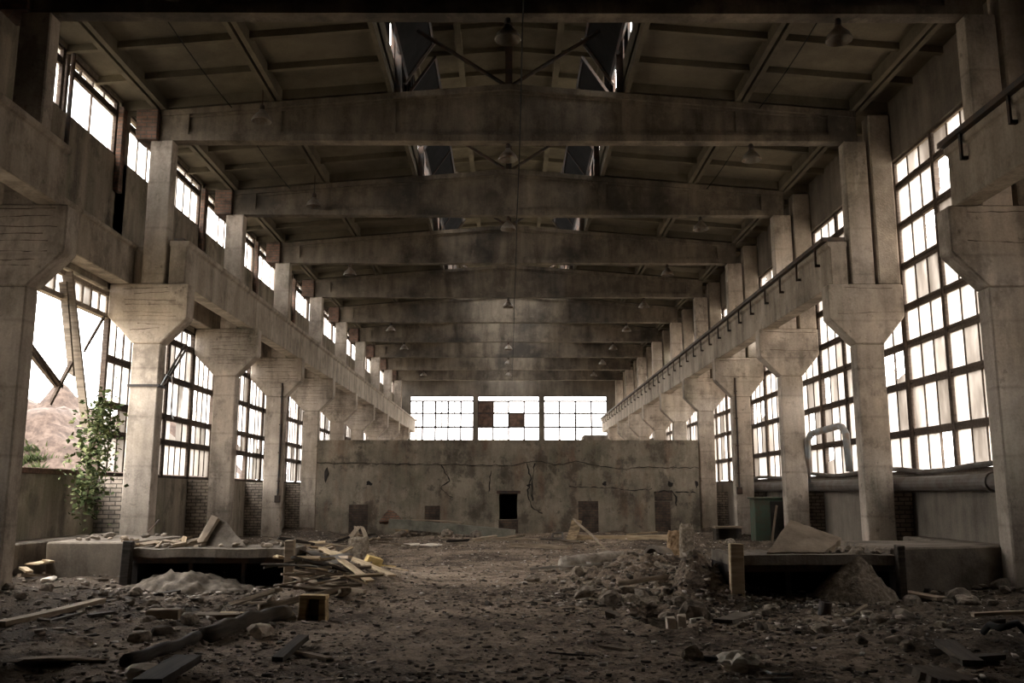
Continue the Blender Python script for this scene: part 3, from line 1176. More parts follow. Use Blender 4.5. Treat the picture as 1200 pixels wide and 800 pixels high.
# bricked-up openings and the lintel above the dark opening
for (xa, xb, za, zb, mm) in ((-6.75, -5.95, -.1, 1.2, 'brickdim'), (-3.55, -2.9, -.1, 1.15, 'brickdim'), (2.95, 3.8, -.1, 1.35, 'brickdim'), (6.2, 6.85, -.1, 1.32, 'brickdim'), (6.2, 6.95, 1.36, 1.75, 'brickdim'), (-.42, .4, -.1, .56, 'brickdim')):
    m = MB()
    m.box(xa, xb, PY - .02, PY + .05, za, zb)
    m.build('bricked_opening', M[mm], root)
m = MB()
m.box(-.5, .5, PY - .05, PY + .1, 1.66, 1.78)
m.build('lintel', M['steel'], root)
def crack(pts, r, seed):
    rr = random.Random(seed)
    q = []
    for (xa, za), (xb, zb) in zip(pts[:-1], pts[1:]):
        n_ = max(2, int(math.hypot(xb - xa, zb - za) / .12))
        for i in range(n_):
            t = i / n_
            q.append((xa + (xb - xa) * t + rr.uniform(-.03, .03), PY - .004, za + (zb - za) * t + rr.uniform(-.03, .03)))
    m.tube(q, [r * rr.uniform(.3, 1.3) for _ in q], 5)


m = MB()
crack([(.75, 3.0), (.95, 2.3), (.8, 1.7), (1.0, 1.1), (1.5, .75)], .028, 1)
crack([(1.1, 2.9), (.98, 2.0), (1.05, 1.2)], .03, 2)
crack([(2.6, 1.95), (4.2, 1.9), (5.4, 1.78), (6.2, 1.85)], .018, 3)
crack([(6.2, 1.72), (6.95, 1.8), (7.1, 1.5), (7.1, 1.0)], .035, 4)
crack([(-2.9, 2.85), (-2.5, 2.2), (-2.9, 1.9), (-2.3, 1.4)], .022, 5)
crack([(-.75, 2.6), (-.85, 1.6)], .025, 6)
crack([(7.1, 1.75), (8.1, 1.7)], .025, 7)
m.build('crack', M['void'], root)
m = MB()
for i in range(6):
    xq, zz, w_, h_ = ((-7.75, 2.45, .1, .3), (-5.95, 2.1, .14, .13), (4.1, 2.05, .13, .13), (6.85, 2.05, .14, .17), (8.0, 2.05, .09, .2), (.85, 2.0, .11, .1))[i]
    m.rock((xq, PY + .01, zz), (w_, .03, h_), i + 3, .9)
m.build('broken_plaster', M['void'], root)
b = MB()
b.box(3.4, 4.5, PY + 2.2, PY + 3.4, PT + .005, PT + .38)
tag(b.build('concrete_block', M['girder'], origin=(4, PY + 2.8, PT), bevel=.03), 'pale concrete block lying on top of the cracked partition at its right', 'block')


# ------------------------------------------------------------------ loose boards, poles, stones
def place(o, a, b, roll=0.0):
    d = (b - a)
    xax = d.normalized()
    up = Vector((0, 0, 1)) if abs(xax.z) < .95 else Vector((0, 1, 0))
    yax = up.cross(xax).normalized()
    zax = xax.cross(yax)
    m = Matrix((xax, yax, zax)).transposed() @ Matrix.Rotation(roll, 3, 'X')
    o.location = (a + b) / 2
    o.rotation_euler = m.to_euler()
    return o


def board(name, a, b, w, t, mat, label, cat='board', group=None, roll=0.0, jag=.25):
    a, b = Vector(a), Vector(b)
    ln = (b - a).length
    n = 7
    m = MB()
    rings = []
    bow = R.uniform(-.012, .012) * ln
    for i in range(n + 1):
        u = i / n
        x = (u - .5) * ln
        e = 0
        z = bow * (1 - (2 * u - 1) ** 2)
        ww = w / 2 * R.uniform(.95, 1.03)
        xs_ = [x] * 4
        if i in (0, n):
            xs_ = [x + R.uniform(-.5, .5) * jag * w for _ in range(4)]
        rings.append([(xs_[0], -ww, z - t / 2), (xs_[1], ww, z - t / 2), (xs_[2], ww, z + t / 2), (xs_[3], -ww, z + t / 2)])
    vs = [v for r in rings for v in r]
    fs = [(0, 1, 2, 3), (4 * n + 3, 4 * n + 2, 4 * n + 1, 4 * n)]
    for i in range(n):
        for k in range(4):
            k2 = (k + 1) % 4
            fs.append((4 * i + k, 4 * i + k2, 4 * i + 4 + k2, 4 * i + 4 + k))
    m.add(vs, fs)
    o = m.build(name, mat)
    tag(o, label, cat, group)
    return place(o, a, b, roll)


def pole(name, a, b, r, mat, label, cat='pole', group=None, lumpy=.08):
    a, b = Vector(a), Vector(b)
    ln = (b - a).length
    pts, rs = [], []
    for i in range(9):
        u = i / 8
        pts.append(((u - .5) * ln, R.uniform(-1, 1) * r * .3, R.uniform(-1, 1) * r * .3))
        rs.append(r * (1 + R.uniform(-lumpy, lumpy)) * (1 - .15 * u))
    m = MB()
    m.tube(pts, rs, 9)
    o = m.build(name, mat, smooth=True)
    tag(o, label, cat, group)
    return place(o, a, b)


def GZ(px, py, dz=0.0):
    """point above the lumpy floor, dz over it"""
    z = 0.0
    for _ in range(6):
        p = G(px, py, z + dz)
        z = tz(p.x, p.y)
    return Vector((p.x, p.y, z + dz))


_rk = {}


def chunk(name, c, size, mat, label, group, cat='rubble'):
    key = R.randrange(24)
    if (key, mat.name) not in _rk:
        m = MB()
        m.rock((0, 0, 0), (1, 1, 1), key * 13 + 5, sub=2, rough=.3)
        o = m.build(name, mat)
        _rk[(key, mat.name)] = o.data
    else:
        o = bpy.data.objects.new(name, _rk[(key, mat.name)])
        COL.objects.link(o)
    o.location = c
    o.scale = size
    o.rotation_euler = (R.uniform(-.3, .3), R.uniform(-.3, .3), R.uniform(0, 6))
    return tag(o, label, cat, group)


# ---- platforms -----------------------------------------------------------
def platform(name, x0, x1, y0, y1, zt, label, post_in, post_out, pm_in, pm_out, side):
    r0 = empty(name, ((x0 + x1) / 2, (y0 + y1) / 2, 0), label, 'foundation frame', None, 'thing')
    m = MB()
    n = 70
    # top slab with a crumbled front edge
    vs, fs = [], []
    for i in range(n + 1):
        x = x0 + (x1 - x0) * i / n
        e = .05 * float(vn[2](np.array(x * 4.), np.array(y0))) + R.uniform(-.004, .004)
        e2 = .06 * float(vn[3](np.array(x * 3.), np.array(y0))) + R.uniform(-.003, .004)
        vs += [(x, y0 + e, zt - .15 + e2 * .4), (x, y0 + e * .3 + .02, zt + e2 * .6), (x, y1, zt + R.uniform(-.02, .03)), (x, y1, zt - .15)]
    for i in range(n):
        for k in range(4):
            k2 = (k + 1) % 4
            fs.append((4 * i + k, 4 * i + k2, 4 * i + 4 + k2, 4 * i + 4 + k))
    fs += [(3, 2, 1, 0), (4 * n, 4 * n + 1, 4 * n + 2, 4 * n + 3)]
    m.add(vs, fs)
    m.build('top_slab', M['block'], r0, origin=r0.location)
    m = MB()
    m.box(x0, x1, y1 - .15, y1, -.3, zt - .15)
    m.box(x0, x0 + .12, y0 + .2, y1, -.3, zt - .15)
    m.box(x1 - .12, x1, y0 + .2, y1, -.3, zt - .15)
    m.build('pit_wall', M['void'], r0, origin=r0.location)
    m = MB()
    m.box(x0, x1, y0 + .12, y0 + .2, zt - .26, zt - .12)
    m.build('edge_channel', M['steel'], r0, origin=r0.location)
    for (x, w_, h, mm) in ((post_in[0], post_in[1], post_in[2], pm_in), (post_out[0], post_out[1], post_out[2], pm_out)):
        m = MB()
        m.obox((x, y0 - .04, h / 2 - .15), (w_, .16, h + .3), (0, R.uniform(-.03, .03), 0), .012)
        m.build('post', mm, r0, origin=Vector((x, y0 - .04, 0)), bevel=.012)
    for i in (1, 2):
        x = x0 + (x1 - x0) * (i / 3 + .03)
        m = MB()
        m.box(x - .035, x + .035, y0 + .25, y0 + .32, -.1, zt - .15)
        m.build('strut', M['steel'], r0, origin=Vector((x, y0 + .28, 0)))
    return r0


# right one
a = G(862, 706, 0); b = G(1058, 700, 0)
ry = a.y
platform('pit_frame', 3.5, 6.2, ry, ry + 1.35, .72, 'low concrete pit frame with a pale post at its left corner, right of the path',
         (3.58, .21, .90), (6.16, .12, .88), M['palewood'], M['darkwood'], 1)
m = MB()
m.obox((7.45, ry + 1.9, .38), (2.3, 2.1, .86), (0, 0, .05), .03)
tag(m.build('foundation_block', M['block'], origin=(7.45, ry + 1.9, 0), bevel=.03), 'dark concrete foundation block right of the right pit frame', 'block')
# left one
ly = G(335, 690, 0).y
platform('pit_frame', -6.85, -3.95, ly, ly + 1.4, .70, 'low concrete pit frame heaped with rubble, left of the path',
         (-3.93, .17, .86), (-6.84, .17, .84), M['wood'], M['darkwood'], -1)
m = MB()
m.obox((-7.75, ly + 1.75, .38), (1.55, 2.6, .86), (0, 0, -.02), .03)
tag(m.build('foundation_block', M['block'], origin=(-7.75, ly + 1.75, 0), bevel=.03), 'grey concrete foundation block between the left pit frame and the wall', 'block')


def slab(name, c, size, rot, mat, label, seed=0, cat='slab'):
    rr = random.Random(seed)
    m = MB()
    n = 10
    # broken outline, real thickness
    hx, hy, hz = size[0] / 2, size[1] / 2, size[2] / 2
    per = []
    for i in range(n):
        per.append((-hx + 2 * hx * i / n, -hy + rr.uniform(-.02, .02)))
    for i in range(n):
        per.append((hx + rr.uniform(-.05, .02), -hy + 2 * hy * i / n))
    for i in range(n):
        per.append((hx - 2 * hx * i / n, hy + rr.uniform(-.08, .04)))
    for i in range(n):
        per.append((-hx + rr.uniform(-.02, .02), hy - 2 * hy * i / n))
    k = len(per)
    vs = [(x, y, -hz) for x, y in per] + [(x * .985, y * .985, hz) for x, y in per]
    fs = [tuple(range(k - 1, -1, -1)), tuple(range(k, 2 * k))]
    for i in range(k):
        j = (i + 1) % k
        fs.append((i, j, k + j, k + i))
    m.add(vs, fs)
    o = m.build(name, mat)
    o.location = c
    o.rotation_euler = rot
    return tag(o, label, cat)


# tilted slab on the right frame: its face turned to the viewer, upper edge broken
def slab_quad(name, corners, th, mat, label, rough=.03, seed=1, cat='slab'):
    rr = random.Random(seed)
    A, B, C, D = [Vector(q) for q in corners]
    nrm = (B - A).cross(D - A).normalized()
    m = MB()
    n = 8
    top, bot = [], []
    E = [(A, B), (B, C), (C, D), (D, A)]
    for (p, q) in E:
        for i in range(n):
            v = p.lerp(q, i / n)
            j = Vector([rr.uniform(-rough, rough) for _ in range(3)]) if i else Vector()
            top.append(v + j)
            bot.append(v + j * 1.5 - nrm * th * rr.uniform(.85, 1.1))
    k = len(top)
    fs = [tuple(range(k)), tuple(range(2 * k - 1, k - 1, -1))]
    for i in range(k):
        j = (i + 1) % k
        fs.append((j, i, k + i, k + j))
    m.add(top + bot, fs)
    c = sum(top, Vector()) / k
    return tag(m.build(name, mat, origin=c), label, cat)


yy = ry + .5
A = Y(899, 652, yy - .2); B = Y(966, 650, yy - .25); C = Y(986, 630, yy + .35); D = Y(926, 609, yy + .7)
A.z = max(A.z, .75); B.z = max(B.z, .75)
slab_quad('concrete_slab', (A, B, C, D), .16, M['slab'], 'pale broken slab lying tilted on top of the right pit frame', .010, 4)
yy = ly + .55
A, B, C, D = Y(240, 645, yy), Y(292, 644, yy - .05), Y(264, 610, yy + .45), Y(250, 606, yy + .45)
slab_quad('concrete_slab', (A, B, C, D), .07, M['block'], 'dark broken slab lying tilted under a pale one on top of the left pit frame', .006, 5)
A, B, C, D = Y(225, 643, yy - .1), Y(232, 644, yy - .12), Y(256, 606, yy + .35), Y(248, 603, yy + .36)
slab_quad('concrete_slab', (A, B, C, D), .35, M['slab'], 'narrow pale slab edge leaning up to a point on top of the left pit frame', .006, 6)

# spilled earth under the right frame
def mound(name, c, rx, ry_, h, mat, label, seed):
    v = VN(seed)
    n = 34
    vs, fs = [], []
    for j in range(n + 1):
        for i in range(n + 1):
            u, w_ = -1 + 2 * i / n, -1 + 2 * j / n
            x, y = c.x + u * rx, c.y + w_ * ry_
            d = math.sqrt(u * u + w_ * w_)
            z = h * max(0, 1 - d) ** .75 * (1 + .6 * float(v(np.array(x * 3.), np.array(y * 3.)))) + .10 * float(v(np.array(x * 8.), np.array(y * 8.))) + .05 * float(v(np.array(x * 19.), np.array(y * 19.))) + tz(x, y) * (1 if d > .6 else .4) - .03
            vs.append((x, y, z))
    for j in range(n):
        for i in range(n):
            q = j * (n + 1) + i
            fs.append((q, q + 1, q + n + 2, q + n + 1))
    m = MB()
    m.add(vs, fs)
    # closed underside
    b = len(vs)
    return tag(m.build(name, mat, origin=(c.x, c.y, tz(c.x, c.y)), smooth=True), label, 'earth heap')


cR = G(970, 694, 0)
mound('earth_mound', Vector((cR.x, ry + .18, 0)), .64, .62, .74, M['straw'], 'steep mound of pale earth spilling from under the right pit frame', 21)
cL = G(258, 682, 0)
mound('earth_mound', Vector((cL.x - .1, ly - .1, 0)), 1.15, .75, .36, M['rubble'], 'mound of pale earth and straw spilling from under the left pit frame', 22)

# ---- ledges and pipes along the side walls -------------------------------
m = MB(); m.box(XL + .006, -8.98, yk(0) + .4, yk(1) - .35, -.2, .78)
tag(m.build('curb_ledge', M['block'], origin=(-9.1, yk(0) + 3, 0), bevel=.03), 'low dark concrete ledge along the left wall below the smashed window', 'ledge')
m = MB(); m.box(9.02, XR - .006, yk(0) + .3, yk(1) - .3, -.2, .72)
tag(m.build('curb_ledge', M['block'], origin=(9.1, yk(0) + 3, 0), bevel=.03), 'low dark concrete ledge along the right wall below the nearest window', 'ledge')
m = MB()
m.tube([(9.24, 15.6 + i * .9, 1.90 + R.uniform(-.012, .012)) for i in range(24)], .165, 14)
for i in range(4):
    m.tube([(9.24, 17.2 + 6 * i, 1.90), (9.24, 17.3 + 6 * i, 1.90)], .2, 14)
tag(m.build('wall_pipe', M['pipe'], origin=(9.24, 26, 1.9), smooth=False), 'thick grey pipe running along the right wall just below the sills', 'pipe')
m = MB()
m.tube([(9.33, 16 + i * 1.1, 2.22 + .05 * math.sin(i * 1.3) + R.uniform(-.02, .02)) for i in range(20)], .055, 10)
tag(m.build('wall_pipe', M['pipe'], origin=(9.33, 26, 2.2)), 'thin bent pipe running above the thick pipe along the right sills', 'pipe')
pts = []
P0 = Y(957, 566, 27.2); P1 = Y(957, 516, 27.0); P2 = Y(964, 507, 26.4); P3 = Y(992, 499, 24.4); P4 = Y(1002, 508, 23.9); P5 = Y(1004, 552, 23.8)
for q in (P0, P1, P2, P3, P4, P5):
    q.x = 8.98
P0.z = 2.0
path = [P0, P1, P1.lerp(P2, .5) + Vector((0, 0, .06)), P2, P3, P3.lerp(P4, .5) + Vector((0, 0, .07)), P4, P5]
m = MB()
m.tube(path, .095, 12)
tag(m.build('bent_pipe', M['bluepipe'], origin=P0, smooth=True), 'pale blue-grey pipe bent into an upturned U before the second right window', 'pipe')
# conduits on columns
def conduit(s, k, dx, z0, z1, label, box=None):
    x = s * (XI + dx)
    y = yk(k) - .24
    r0 = empty('conduit', (x, y, z0), label, 'pipe')
    m = MB(); m.tube([(x, y, z0), (x + .01, y, (z0 + z1) / 2), (x, y, z1)], .035, 8); m.build('tube', M['steel'], r0, origin=r0.location)
    m = MB()
    for i in range(4):
        z = z0 + (z1 - z0) * (i + .5) / 4
        m.box(x - .05, x + .05, y - .03, y + .05, z - .02, z + .02)
    m.build('clip', M['steel'], r0, origin=r0.location)
    m = MB(); m.box(x - .1, x + .1, y - .06, y + .05, z0 - .25, z0); m.build('junction_box', M['steel'], r0, origin=r0.location, bevel=.01)


conduit(1, 3, .12, 1.9, 5.9, 'thin vertical conduit with a box at its foot on the fourth right column')
conduit(-1, 3, .1, 1.6, 5.7, 'thin vertical conduit with a box at its foot on the fourth left column')
# strap and wire round the second left column
r0 = empty('steel_strap', (-8.6, yk(1), 4.2), 'thin steel strap with a loose wire loop round the second left column', 'strap')
m = MB()
for (xa, xb, ya, yb) in ((-8.99, -8.24, yk(1) - .225, yk(1) - .205), (-8.99, -8.24, yk(1) + .205, yk(1) + .225), (-8.27, -8.24, yk(1) - .22, yk(1) + .22), (-8.99, -8.96, yk(1) - .22, yk(1) + .22)):
    m.box(xa, xb, ya, yb, 4.16, 4.22)
m.build('band', M['steel'], r0, origin=r0.location)
m = MB()
m.tube([(-8.2, yk(1) - .2, 4.2), (-8.08, yk(1) - .2, 4.45), (-7.98, yk(1) - .15, 4.4), (-7.95, yk(1) - .1, 4.1), (-7.98, yk(1) - .1, 3.7), (-7.9, yk(1) - .1, 3.4)], .014, 6)
m.build('wire_loop', M['bluepipe'], r0, origin=r0.location)
r0 = empty('corner_brace', (-8.1, yk(1) + 1, 4.5), 'two thin steel bars slanting up behind the second left column', 'brace')
for o_ in (0, .18):
    m = MB(); m.tube([Y(189 + o_ * 20, 452, yk(1) + .3), Y(217 + o_ * 10, 404 + o_ * 20, yk(1) + 2.0 + o_)], .035, 6); m.build('bar', M['steel'], r0, origin=r0.location)

# ---- smashed window remains ---------------------------------------------
r0 = empty('broken_mullions', (-9.6, 18.6, 5.8), 'broken timber mullions dangling in the smashed left window', 'window frame', None, 'thing')
for i, (pa, pb, ya, yb, wd_) in enumerate((((79, 318), (101, 498), 19.0, 19.9, .22), ((74, 330), (84, 436), 18.9, 19.3, .16), ((30, 398), (70, 450), 17.2, 18.4, .09), ((31, 408), (66, 452), 17.2, 18.4, .08),
                                      ((84, 424), (61, 469), 18.6, 18.3, .07), ((122, 371), (100, 409), 20.3, 19.8, .035))):
    A, B = Y(*pa, ya), Y(*pb, yb)
    d = (B - A).normalized()
    sd = d.cross(Vector((0, 1, 0))).normalized() * wd_ / 2
    nn = d.cross(sd).normalized() * .04
    m = MB()
    m.hexa([A - sd - nn, A + sd - nn, A + sd + nn, A - sd + nn, B - sd * .8 - nn, B + sd * .6 - nn + d * .1, B + sd * .6 + nn + d * .1, B - sd * .8 + nn])
    m.build('mullion', M['palewframe'] if i in (0, 1) else M['frame'], r0, origin=r0.location)

# vine
r0 = empty('climbing_vine', Y(100, 596, 19.0), 'green vine climbing the broken window edge beside the second left column', 'vine')
sp = [Y(101, 600, 19.3), Y(104, 570, 19.4), Y(102, 545, 19.5), Y(110, 520, 19.7), Y(116, 495, 19.9), Y(119, 474, 20.0)]
for q in sp: q.x = min(q.x, -8.95)
m = MB(); m.tube(sp, [.035, .035, .03, .03, .02, .015], 7); m.build('stem', M['stem'], r0, origin=r0.location)
m = MB()
for i in range(1150):
    u = R.random() ** .8
    j = min(4, int(u * 5))
    q = sp[j].lerp(sp[j + 1], u * 5 - j)
    wdt = .22 + .16 * math.sin(u * PI)
    q = q + Vector((R.gauss(0, wdt * .4), R.gauss(0, wdt), R.gauss(0, .22)))
    if R.random() < .25: q = q + Vector((R.uniform(0, .1), R.uniform(0, .5), R.uniform(-.3, .2)))
    s_ = R.uniform(.035, .075)
    e = Euler((R.uniform(-1, 1), R.uniform(-1, 1), R.uniform(0, 6))).to_matrix()
    L_ = [Vector((0, -s_, 0)), Vector((s_ * .8, 0, .01)), Vector((0, s_ * 1.2, -.015)), Vector((-s_ * .8, 0, .01))]
    m.add([q + e @ v for v in L_], [(0, 1, 2), (0, 2, 3)])
m.build('foliage', M['leaf'], r0, origin=r0.location, fix=False)

# ---- things by the right wall -------------------------------------------
r0 = empty('metal_locker', (8.35, 29.6, .1), 'dark green metal locker standing between the third and fourth right columns', 'locker')
z0 = tz(8.3, 29.6)
m = MB(); m.box(7.92, 8.95, 29.3, 29.9, z0, 1.5); m.build('body', M['green'], r0, origin=r0.location, bevel=.02)
m = MB(); m.box(8.42, 8.92, 29.27, 29.3, z0 + .08, 1.42); m.build('door', M['void'], r0, origin=r0.location)
m = MB(); m.box(7.86, 9.0, 29.25, 29.95, 1.5, 1.55); m.build('lid', M['green'], r0, origin=r0.location, bevel=.01)
board('leaning_board', (8.35, 29.05, z0 - .02), (8.62, 29.24, 1.3), .07, .03, M['wood'], 'thin pale stick leaning against the green locker')
r0 = empty('low_bench', (7.75, 32.0, .1), 'low dark bench standing before the fourth right column', 'bench')
z0 = tz(7.6, 32)
m = MB(); m.box(7.2, 8.15, 31.8, 32.25, z0 + .42, z0 + .5); m.build('seat', M['wood'], r0, origin=r0.location, bevel=.01)
for x in (7.28, 8.07):
    m = MB(); m.box(x - .05, x + .05, 31.85, 32.2, z0 - .02, z0 + .42); m.build('leg', M['darkwood'], r0, origin=r0.location)
m = MB(); m.box(7.2, 8.15, 32.2, 32.25, z0, z0 + .42); m.build('back_panel', M['darkwood'], r0, origin=r0.location)

m = MB()
m.box(XL - .02, XL + .09, yk(0) + .3, 20.3, 2.08, 2.2)
tag(m.build('sill_plank', M['sill'], origin=(XL, 18, 2.08), bevel=.01), 'reddish-brown sill plank under the smashed left window', 'plank')
# ---- left heap of boards ------------------------------------------------
GB = 'weathered boards of the left heap'
def B_(p0, z0_, p1, z1_, w_, t_, mat, label, cat='board', group=None, roll=0.0, name='board'):
    a, b = GZ(*p0, z0_), GZ(*p1, z1_)
    return board(name, a, b, w_, t_, mat, label, cat, group, roll)


B_((388, 646), .42, (459, 676), .03, .17, .035, M['palewood'], 'long pale board sliding off the left heap towards the path')
B_((377, 641), .5, (434, 664), .22, .14, .03, M['palewood'], 'pale board just behind the long one on the left heap')
B_((272, 701), .04, (327, 685), .34, .13, .05, M['wood'], 'grey board propped on the foot of the left pit post')
B_((282, 703), .02, (318, 705), .03, .10, .03, M['wood'], 'short grey board flat before the left pit frame')
B_((258, 718), .03, (293, 713), .05, .12, .025, M['palewood'], 'thin pale splintered board flat on the dirt left of the log')
B_((229, 722), .05, (281, 722), .05, .26, .09, M['wood'], 'thick light brown plank flat on the dirt beside the log')
B_((340, 673), .20, (428, 675), .12, .07, .05, M['wood'], 'straight thin board across the right flank of the left heap')
B_((344, 683), .14, (424, 676), .16, .06, .05, M['wood'], 'thin board crossing just below the straight one on the left heap')
B_((328, 686), .16, (394, 690), .05, .07, .04, M['darkwood'], 'dark board lowest on the flank of the left heap')
B_((397, 697), .02, (406, 672), .22, .16, .06, M['wood'], 'short upright board end standing in the flank of the left heap')
B_((352, 654), .34, (410, 657), .28, .09, .05, M['wood'], 'grey batten on the ridge of the left heap behind the bent sheet')
B_((0, 731), .05, (118, 698), .06, .16, .07, M['wood'], 'long grey timber lying from the left picture edge to the pit frame')
B_((84, 711), .06, (208, 694), .07, .14, .09, M['darkwood'], 'long charred timber lying parallel to the left pit frame')
B_((173, 800), .08, (221, 771), .10, .26, .07, M['darkwood'], 'dark plank pointing at the viewer at the bottom left')
B_((325, 773), .02, (356, 746), .10, .12, .06, M['darkwood'], 'short dark board tilted on the dirt below the wooden block')
B_((345, 764), .03, (386, 773), .02, .08, .04, M['wood'], 'short brown stick of wood beside the tilted dark board')
B_((55, 721), .02, (84, 716), .03, .09, .04, M['darkwood'], 'short dark stick on the pale dirt at the left')
B_((53, 729), .02, (92, 719), .03, .06, .03, M['darkwood'], 'thin dark lath on the pale dirt at the left')
B_((104, 722), .02, (132, 715), .04, .12, .05, M['darkwood'], 'dark broken board end beside the pale patch of dirt')
B_((38, 662), .2, (64, 655), .28, .28, .03, M['palewood'], 'pale sheet of board on the litter beside the left foundation block')
B_((26, 665), .16, (34, 675), .12, .12, .04, M['palewood'], 'short pale board in the litter by the nearest left column')
B_((8, 668), .1, (62, 663), .12, .1, .05, M['darkwood'], 'dark board in the litter beside the left foundation block')
B_((22, 677), .05, (58, 671), .06, .1, .06, M['wood'], 'grey board at the foot of the left foundation block')
B_((52, 656), .3, (61, 659), .3, .08, .03, M['palewood'], 'small pale offcut on top of the litter by the left ledge')
pole('round_pole', GZ(305, 711, .06), GZ(409, 688, .2), .06, M['wood'], 'long round pole lying against the left heap of boards')
pole('charred_log', GZ(238, 746, .08), GZ(337, 715, .12), .115, M['darkwood'], 'thick charred log lying behind the small wooden block', 'log', None, .1)
pole('charred_log', GZ(148, 774, .06), GZ(232, 746, .08), .075, M['darkwood'], 'thinner charred log leading on from the thick log', 'log', None, .2)
rr = random.Random(5)
for i in range(52):
    px, py = (rr.uniform(305, 405), rr.uniform(632, 668)) if i < 30 else (rr.uniform(342, 425), rr.uniform(664, 694))
    c = GZ(px, py, 0)
    hh = .42 * math.exp(-((px - 345) / 48) ** 2) + rr.uniform(0, .12) if i < 30 else .06 + (694 - py) * .007 + rr.uniform(0, .1)
    p = G(px, py, hh + .05)
    p.z = hh + .05
    an = rr.gauss(.15, .55 if i < 30 else .3)
    ln = rr.uniform(.35, 1.1) / 2
    d = Vector((math.cos(an) * ln, math.sin(an) * ln * .9, rr.uniform(-.12, .10)))
    board('board', p - d, p + d, rr.uniform(.06, .14), rr.uniform(.02, .04), M['palewood'] if rr.random() < (.45 if i < 30 else .15) else M['wood'] if rr.random() < .7 else M['darkwood'],
          'loose broken board in the jumbled heap behind the left pit post', 'board', GB, rr.uniform(-.4, .4))
for i in range(12):
    px, py = rr.uniform(150, 235), rr.uniform(625, 640)
    p = Y(px, py, ly + rr.uniform(.3, 1.3))
    p.z = .74 + rr.uniform(0, .08)
    an = rr.uniform(0, PI)
    ln = rr.uniform(.15, .4)
    d = Vector((math.cos(an) * ln, math.sin(an) * ln, rr.uniform(-.02, .06)))
    board('board', p - d, p + d, rr.uniform(.05, .12), .03, M['palewood'] if rr.random() < .3 else M['wood'], 'short scrap board among the rubble on top of the left pit frame', 'board', 'scraps on the left pit frame', rr.uniform(-.3, .3))
rd = Y(144, 628, ly + 1.5); 
pole('iron_rod', Vector((-7.35, ly + 1.9, .80)), Vector((-7.05, ly + 1.9, 1.16)), .014, M['steel'], 'thin iron rod sticking up from the left foundation block', 'rod')
# bent sheet
c = GZ(382, 668, .05)
m = MB()
n = 14
vs, fs = [], []
for i in range(n + 1):
    u = i / n
    for j in range(7):
        v = j / 6
        x = (u - .5) * .95
        z = .30 * (1 - u) ** 2 * (1 - v) + .22 * v * (1 - .3 * u) + .03 * math.sin(u * 9)
        y = (v - .5) * .5
        vs.append((x, y, z))
for i in range(n):
    for j in range(6):
        q = i * 7 + j
        fs.append((q, q + 7, q + 8, q + 1))
m.add(vs, fs)
o = m.build('bent_sheet', M['pipe'], smooth=True)
o.location = c
so = o.modifiers.new('thickness', 'SOLIDIFY'); so.thickness = .012
tag(o, 'bent grey metal sheet lying in the flank of the left heap', 'metal sheet')

# wooden block with a notch: two pale cheeks and a top board
bl = G(365, 727, 0); bl.z = tz(bl.x, bl.y)
r0 = empty('wooden_block', bl, 'small pale wooden stool-like block standing on the dirt before the charred log', 'wooden block')
for s in (-1, 1):
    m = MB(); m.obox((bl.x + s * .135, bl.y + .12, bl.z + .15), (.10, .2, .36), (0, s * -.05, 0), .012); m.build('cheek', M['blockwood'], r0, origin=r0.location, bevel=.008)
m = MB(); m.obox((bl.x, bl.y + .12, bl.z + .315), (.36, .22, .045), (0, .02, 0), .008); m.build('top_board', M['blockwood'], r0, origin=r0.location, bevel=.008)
m = MB(); m.obox((bl.x, bl.y + .2, bl.z + .14), (.2, .04, .33), (0, 0, 0), .005); m.build('notch_shade', M['darkwood'], r0, origin=r0.location)  # dark board stands in for the shade inside the notch

# straw-like stump, yellow box
st = G(418, 652, 0); st.z = tz(st.x, st.y)
def stump(name, base, rx, ry_, h, mat, label, seed, sq=.55, cat='stump', n=26, hole=None):
    rr = random.Random(seed)
    m = MB()
    prof = []
    vs, fs = [], []
    rows = 9
    for j in range(rows + 1):
        t = j / rows
        for i in range(n):
            a_ = 2 * PI * i / n
            cx_, sx_ = math.cos(a_), math.sin(a_)
            px_ = abs(cx_) ** sq * (1 if cx_ > 0 else -1)
            py_ = abs(sx_) ** sq * (1 if sx_ > 0 else -1)
            k = (1 - .12 * t) * (1 + rr.uniform(-.08, .08)) * (.86 if j == rows else 1)
            vs.append((px_ * rx * k, py_ * ry_ * k, h * t + (rr.uniform(-.05, .05) * h if j else -.06)))
    for j in range(rows):
        for i in range(n):
            i2 = (i + 1) % n
            fs.append((j * n + i, j * n + i2, (j + 1) * n + i2, (j + 1) * n + i))
    vs.append((0, 0, h * .93))
    for i in range(n):
        fs.append((rows * n + i, rows * n + (i + 1) % n, len(vs) - 1))
    m.add(vs, fs)
    o = m.build(name, mat)
    o.location = base
    return tag(o, label, cat)


stump('straw_bale', st + Vector((0, .25, 0)), .29, .26, .52, M['straw'], 'small weathered straw bale standing at the far end of the left heap', 3, .6, 'bale')
yb_ = GZ(436, 664, 0)
r0 = empty('yellow_box', yb_, 'crushed yellow cardboard box at the tip of the left heap', 'box')
m = MB(); m.obox(yb_ + Vector((0, .15, .12)), (.34, .3, .24), (.15, .3, .35), .025); m.build('body', M['yellow'], r0, origin=r0.location)
m = MB(); m.obox(yb_ + Vector((.3, .1, .035)), (.42, .2, .02), (0, .1, -.25), .02); m.build('flap', M['yellow'], r0, origin=r0.location)
B_((451, 664), .02, (478, 668), .02, .05, .02, M['palewood'], 'thin pale lath beside the yellow box on the path edge')
B_((436, 648), .12, (430, 660), .1, .22, .03, M['palewood'], 'pale board end standing behind the yellow box')

